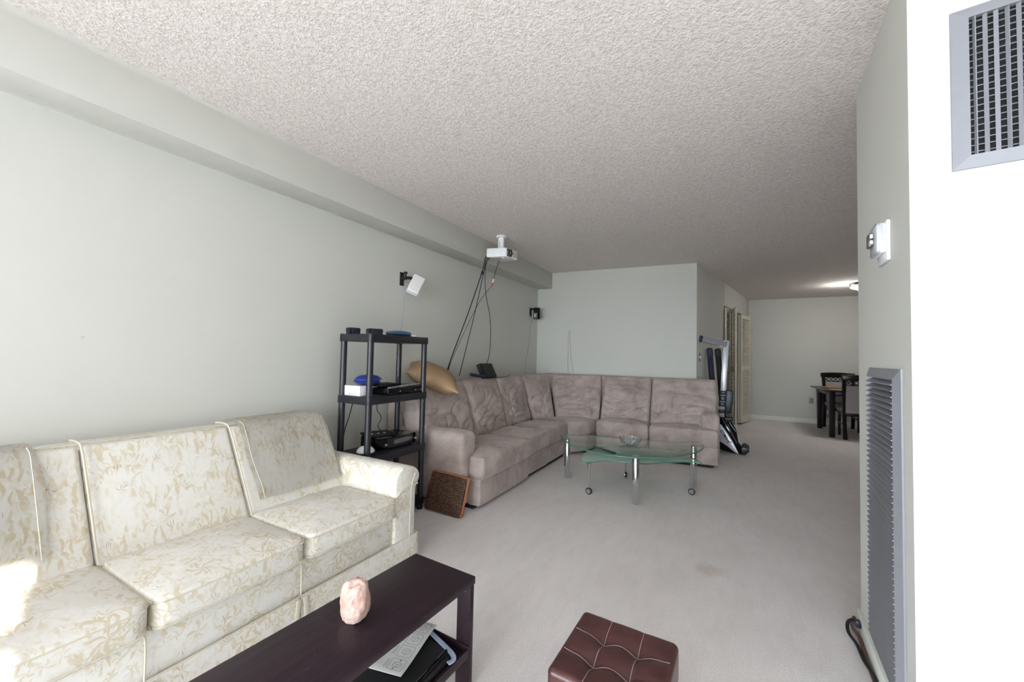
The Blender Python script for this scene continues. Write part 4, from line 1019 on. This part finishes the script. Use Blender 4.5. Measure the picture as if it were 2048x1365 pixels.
# ---------------------------------------------------------------- rowing machine, cue bags
RY = 5.84
o = empty('rowing_machine', (.03, 5.9, 0), 'folded black and silver rowing machine standing upright beside the corner sofa arm', 'exercise machine')
def xz_prism(P, y0, y1, r=.006, n=2):
    Xm = Matrix(((1, 0, 0, 0), (0, 0, -1, 0), (0, 1, 0, 0), (0, 0, 0, 1)))
    bm = B(); soft_prism(bm, P, -y1, -y0, r, n, X=Xm); return bm
bm = xz_prism([(-.11, .445), (-.048, .453), (-.015, .385), (.051, .392), (.096, .299), (.118, .150), (.157, .100), (.232, .095), (.213, .029), (.177, 0), (.093, 0), (-.006, .018), (-.11, .035)], RY+.012, RY+.16); obj('housing', bm, 'gloss', o)
bm = xz_prism([(-.108, .372), (-.069, .350), (.002, .247), (.060, .147), (.123, .004), (.076, .022), (-.006, .088), (-.108, .150)], RY, RY+.014, .002); wp = obj('side_cover', bm, 'silverp', o, 'silver-white triangular side cover')
bs = V(-.090, RY-.0012, .279); bdir = V(.101, 0, -.168).normalized(); bup = V(.168, 0, .101).normalized()
Xt = frame_at(bs, bdir, bup, bdir.cross(bup))
obj('lettering', text_bm('GYMA', .049, .0008, Xt @ Matrix.Scale(.98, 4), .2), 'blackm', wp, 'black printed brand lettering', flat=True)
Xt2 = frame_at(V(.014, RY-.0012, .150), V(1, 0, 0), V(0, 0, 1), V(0, -1, 0))
bm = B()
def bar(a, b, wdt, mat=None):
    a, b = V(*a, 0), V(*b, 0); d = (b-a).normalized(); nn = V(-d.y, d.x, 0)*wdt
    vs = [bm.verts.new(Xt2 @ (q+V(0, 0, zz))) for q in (a-nn, b-nn, b+nn, a+nn) for zz in (0, .0012)]
    for f in ((0, 2, 3, 1), (2, 4, 5, 3), (4, 6, 7, 5), (6, 0, 1, 7), (1, 3, 5, 7), (0, 6, 4, 2)): bm.faces.new([vs[i] for i in f])
bar((-.024, .018), (0, .003), .0055); obj('lettering', bm, 'blackm', wp, 'black upper stroke of the letter X', flat=True)
bm = B(); bar((-.022, -.024), (.001, .001), .0065); bar((-.003, .000), (.032, -.011), .006); obj('lettering', bm, 'red', wp, 'red stroke of the letter X', flat=True)
bm = B(); tilt = [(-.051, 1.445), (.018, 1.445), (-.040, .435), (-.105, .455)]
bm = xz_prism(tilt, RY+.03, RY+.115, .006); obj('rail', bm, 'silverp', o, 'silver aluminium seat rail')
bm = xz_prism([(-.036, 1.425), (-.012, 1.425), (-.013, 1.395), (-.037, 1.395)], RY+.027, RY+.032, .001); obj('rail_hole', bm, 'blackm', o)
def rail_x(z): return -.0165+(z-1.445)*(.0555/1.0)
for k, (z0, z1) in enumerate(((.735, .79), (.655, .725), (.585, .645))):
    a, b = rail_x(z0), rail_x(z1)
    bm = xz_prism([(a-.042, z0), (a+.040, z0), (b+.040, z1), (b-.042, z1)], RY+.018, RY+.125, .004); c = obj('clamp_block', bm, 'navyp', o)
    if k < 3: obj('mark', xz_prism([(a-.012, z0+.02), (a+.016, z0+.02), (a+.012, z1-.02), (a-.008, z1-.02)], RY+.0165, RY+.0185, .0005), 'grey', c)
bm = xz_prism([(-.105, .545), (-.030, .545), (-.034, .50), (-.108, .50)], RY+.02, RY+.12, .004); obj('clamp', bm, 'blackp', o)
bm = xz_prism([(-.02, .80), (.062, .79), (.055, .62), (.035, .50), (-.035, .49)], RY+.05, RY+.17, .02, 4); obj('seat', bm, 'navyp', o, 'dark navy seat pad seen edge-on')
bm = B(); Xc = Matrix.Translation((-.0, RY+.02, .43)) @ Matrix.Rotation(R(90), 4, 'X'); bx(bm, -.04, .06, RY+.03, RY+.13, .40, .45, .012); obj('console', bm, 'navyp', o)
for pts, r, mt in ((([(.02, RY-.0, .395), (.05, RY-.005, .34), (.09, RY-.0, .285)]), .005, 'silverp'), (([(.045, RY+.03, .40), (.075, RY+.03, .345), (.105, RY+.03, .29)]), .005, 'silverp'), (([(-.002, RY+.006, .375), (.05, RY+.004, .25), (.105, RY+.006, .135)]), .003, 'grey'), (([(.10, RY+.06, .30), (.115, RY+.06, .2), (.13, RY+.06, .15), (.16, RY+.06, .105)]), .006, 'silverp')):
    bm = B(); tube(bm, pts, r, 6); obj('rod', bm, mt, o)
bm = B(); tube(bm, [(.175, RY+.0, .10), (.195, RY+.0, .145)], .018, 12); obj('pedal_knob', bm, 'blackp', o)
bm = xz_prism([(.15, .10), (.24, .10), (.235, .045), (.19, .0), (.15, .02)], RY-.02, RY+.20, .012, 3); obj('base_foot', bm, 'blackp', o)
bm = B(); tube(bm, [V(-.02, RY+.07, 1.375), V(-.17, RY+.0, 1.415), V(-.315, RY-.10, 1.462)], .02, 4, smooth=False); 
bm2 = B(); e0, e1 = V(-.02, RY+.05, 1.385), V(-.318, RY-.06, 1.460); d = (e1-e0).normalized(); sx = d.cross(V(0, 0, 1)).normalized()
rbox(bm2, (0, 0, 0), ((e1-e0).length, .05, .062), .006, 2, 1, None, frame_at((e0+e1)/2, d, sx, d.cross(sx)*-1)); bm.free(); obj('stabiliser_bar', bm2, 'grey', o, 'grey-blue rear stabiliser bar')
bm = B(); rbox(bm, (0, 0, 0), (.045, .07, .085), .02, 4, 1, None, frame_at(e1, d, sx, d.cross(sx)*-1)); obj('end_cap', bm, 'navyp', o)
bm = B(); bx(bm, -.095, -.035, RY+.02, RY+.03, 1.36, 1.43, .003); obj('bracket', bm, 'silverp', o)
def cue_bag(name, mat, top, bot, label):
    top, bot = Vector(top), Vector(bot); o = empty(name, bot, label, 'bag', 'long bags leaning on the hall wall')
    d = (top-bot); d.normalize(); s = d.cross(V(0, -1, 0)).normalized()
    bm = B(); rbox(bm, (0, 0, 0), (.072, .06, (top-bot).length), .028, 4, (1, 1, 10), lambda p, h: V(p.x*(1+.08*noise.noise(V(0, 0, p.z*4))), p.y, p.z), frame_at((top+bot)/2, s, d.cross(s), d)); obj('body', bm, mat, o)
    bm = B(); rbox(bm, (0, 0, 0), (.078, .066, .11), .02, 3, 1, None, frame_at(top-d*.06, s, d.cross(s), d)); obj('end_cap', bm, mat, o)
    f = d.cross(s); f = f if f.y < 0 else -f
    bm = B(); tube(bm, [top-d*.14+f*.031+s*.012, bot+d*.2+f*.031+s*.012], .004, 6, smooth=False); obj('zip', bm, 'blackm', o)
    bm = B(); tube(bm, [top-d*.12+f*.03, top-d*.3+f*.05-s*.02, top-d*.5+f*.03], .008, 6); obj('strap', bm, 'blackm', o)
cue_bag('long_bag', 'navy', (-.222, 6.07, 1.35), (-.12, 6.10, .0), 'navy blue long slim bag leaning on the hall wall, nearer the wall corner')
cue_bag('long_bag', 'blackm', (-.125, 6.17, 1.345), (-.02, 6.16, .0), 'black long slim bag leaning on the hall wall beside the rowing machine')
# clothes and boxes glimpsed in the closet
obj('garment_bag', bx(B(), -.06, .02, 7.74, 7.95, 0, 1.36, .03, None, 3), 'cloth', None, 'tall beige garment bag standing inside the louvre door closet', 'bag')

# ---------------------------------------------------------------- dining set
t = empty('dining_table', (2.0, 8.55, 0), 'dark wood dining table with tapered legs in the far room', 'table')
obj('table_top', bx(B(), 1.34, 2.75, 7.93, 9.12, .725, .75, .008, None, 2), 'dining', t)
bm = B()
for (a, b, c, d) in ((1.44, 2.65, 8.01, 8.035), (1.44, 2.65, 9.01, 9.035), (1.43, 1.455, 8.03, 9.02), (2.63, 2.655, 8.03, 9.02)): bx(bm, a, b, c, d, .655, .725, .002)
obj('apron', bm, 'dining', t)
for (x, y) in ((1.455, 8.035), (1.455, 9.0), (2.63, 8.035), (2.63, 9.0)):
    bm = B(); rbox(bm, (x, y, .362), (.085, .085, .724), .006, 2, (1, 1, 3), lambda p, h: V(p.x*(.80+.2*(p.z+.362)/.724), p.y*(.80+.2*(p.z+.362)/.724), p.z)); obj('leg', bm, 'dining', t)
def chair(name, loc, rz, label):
    o = empty(name, loc, label, 'chair', 'dining chairs', rz)      # local: back at y=0, seat towards +y
    for s in (-1, 1):
        pts = [(s*.205, -.05, 0), (s*.205, -.012, .22), (s*.205, 0, .45), (s*.207, -.01, .70), (s*.215, -.055, .965)]
        P = catmull([V(*p) for p in pts], 4)
        bm = B(); rows = []
        for q in P: rows.append([bm.verts.new(q+V(a*.024, b*.021, 0)) for a, b in ((-1, -1), (1, -1), (1, 1), (-1, 1))])
        for a, b in zip(rows, rows[1:]):
            for i in range(4): bm.faces.new((a[i], a[(i+1) % 4], b[(i+1) % 4], b[i]))
        bm.faces.new(list(reversed(rows[0]))); bm.faces.new(rows[-1]); obj('rear_leg', bm, 'dining', o, local=True, sharp=30)
        bm = B(); rbox(bm, (s*.19, .40, .205), (.042, .042, .41), .004, 1, (1, 1, 3), lambda p, h: V(p.x*(.75+.25*(p.z+.2)/.4), p.y*(.75+.25*(p.z+.2)/.4), p.z)); obj('front_leg', bm, 'dining', o, local=True)
        bm = B(); bx(bm, s*.195-.010, s*.195+.010, .0, .40, .20, .225, .003); obj('stretcher', bm, 'dining', o, local=True)
    def yb(z): return -.012-.05*max(0, (z-.66)/.3)**1.4
    bm = B(); rbox(bm, (0, yb(.955), .952), (.50, .030, .075), .010, 2, (8, 1, 1), lambda p, h: V(p.x, p.y-.03*(1-(p.x/.25)**2), p.z+(.014*(1-(p.x/.25)**2) if p.z > 0 else 0))); obj('top_rail', bm, 'dining', o, local=True)
    bm = B()
    for z in (.838, .912): bx(bm, -.20, .20, yb(z)-.022, yb(z)-.004, z-.007, z+.007, .002)
    for k in range(6):
        xa, xb = -.195+k*.065, -.195+(k+1)*.065
        for (u, v) in ((xa, xb), (xb, xa)): tube(bm, [(u, yb(.845)-.013, .845), (v, yb(.905)-.013, .905)], .0065, 5, smooth=False)
    obj('lattice', bm, 'dining', o, local=True)
    bm = B(); rbox(bm, (0, -.012, .615), (.385, .035, .425), .012, 3, (2, 1, 6), lambda p, h: V(p.x, p.y-.02*max(0, p.z/.21)**1.4, p.z)); obj('back_pad', bm, 'lilac', o, local=True)
    bm = B(); bx(bm, -.20, .20, -.022, .010, .355, .405, .003); bx(bm, -.19, .19, .395, .415, .34, .405, .003)
    for s in (-1, 1): bx(bm, s*.19-.01, s*.19+.01, 0, .4, .34, .405, .003)
    obj('seat_rail', bm, 'dining', o, local=True)
    bm = B(); soft_prism(bm, round_poly([(-.21, .02), (.21, .02), (.225, .44), (-.225, .44)], .03, 4), .405, .465, .025, 3, .015, 4); obj('seat', bm, 'lilac', o, local=True)
    return o
chair('dining_chair', (1.80, 7.96, 0), 0, 'dark wood dining chair with lattice back, nearest, pushed under the near table side')
chair('dining_chair', (1.765, 9.20, 0), PI, 'dark wood lattice-back dining chair on the far side of the dining table')
for k, (x, y) in enumerate(((1.62, 8.15), (1.62, 8.85))):
    bm = B(); bx(bm, x-.16, x+.16, y-.13, y+.13, .7505, .756, .003)
    obj('placemat', bm, 'straw', None, 'straw-coloured placemat on the dining table, %s' % ('nearer the front chair' if k == 0 else 'nearer the far wall'), 'placemat', 'straw placemats')
# ceiling lamp in the dining area
t = empty('ceiling_lamp', (1.93, 8.05, 2.36), 'lit flush ceiling lamp with white glass discs above the dining table', 'lamp')
bm = B(); lathe(bm, [(.235, 2.41), (.24, 2.4395)], (1.93, 8.05, 0), 32); lathe(bm, [(.22, 2.395), (.23, 2.41)], (1.93, 8.05, 0), 32); obj('base', bm, 'bronze', t)
bm = B(); lathe(bm, [(.05, 2.352), (.20, 2.362), (.228, 2.378), (.22, 2.396)], (1.93, 8.05, 0), 32); obj('glass_disc', bm, 'lamp', t)
bm = B(); lathe(bm, [(.02, 2.318), (.13, 2.322), (.16, 2.335), (.15, 2.35)], (1.95, 8.05, 0), 32); obj('glass_disc', bm, 'lamp', t)
pl = bpy.data.lights.new('ceiling_lamp_light', 'POINT'); pl.energy = 5; pl.shadow_soft_size = .1; pl.color = (1, .96, .9)
po = bpy.data.objects.new('ceiling_lamp_light', pl); COL.objects.link(po); po.parent = t; po.location = (-.30, 0, -.02)

# cables on the carpet along the stub
def along(s, d, z): return ST0+SU*s+SN*d+V(0, 0, z)
cable('floor_cable', [along(-.03, .02, .03), along(.02, .035, .012), along(.10, .022, .010), along(.25, .024, .010), along(.5, .02, .010), along(.75, .02, .010)], .007, 'wood', 'brown cable lying on the carpet along the closet side baseboard')
cable('floor_cable', [along(.09, .015, .05), along(.05, .03, .055), along(.03, .05, .03), along(.08, .056, .012), along(.16, .04, .012), along(.28, .036, .022), along(.42, .02, .024), along(.75, .034, .012)], .0065, 'blackm', 'black looped cable lying over the brown one at the closet side baseboard')
bm = B(); bx(bm, .02, .045, .012, .03, .045, .075, .005, frame_at(along(.05, .004, 0), SU, SN, V(0, 0, 1))); obj('cable_clip', bm, 'navyp', None, 'small dark cable clip fixed on the closet baseboard corner', 'clip')
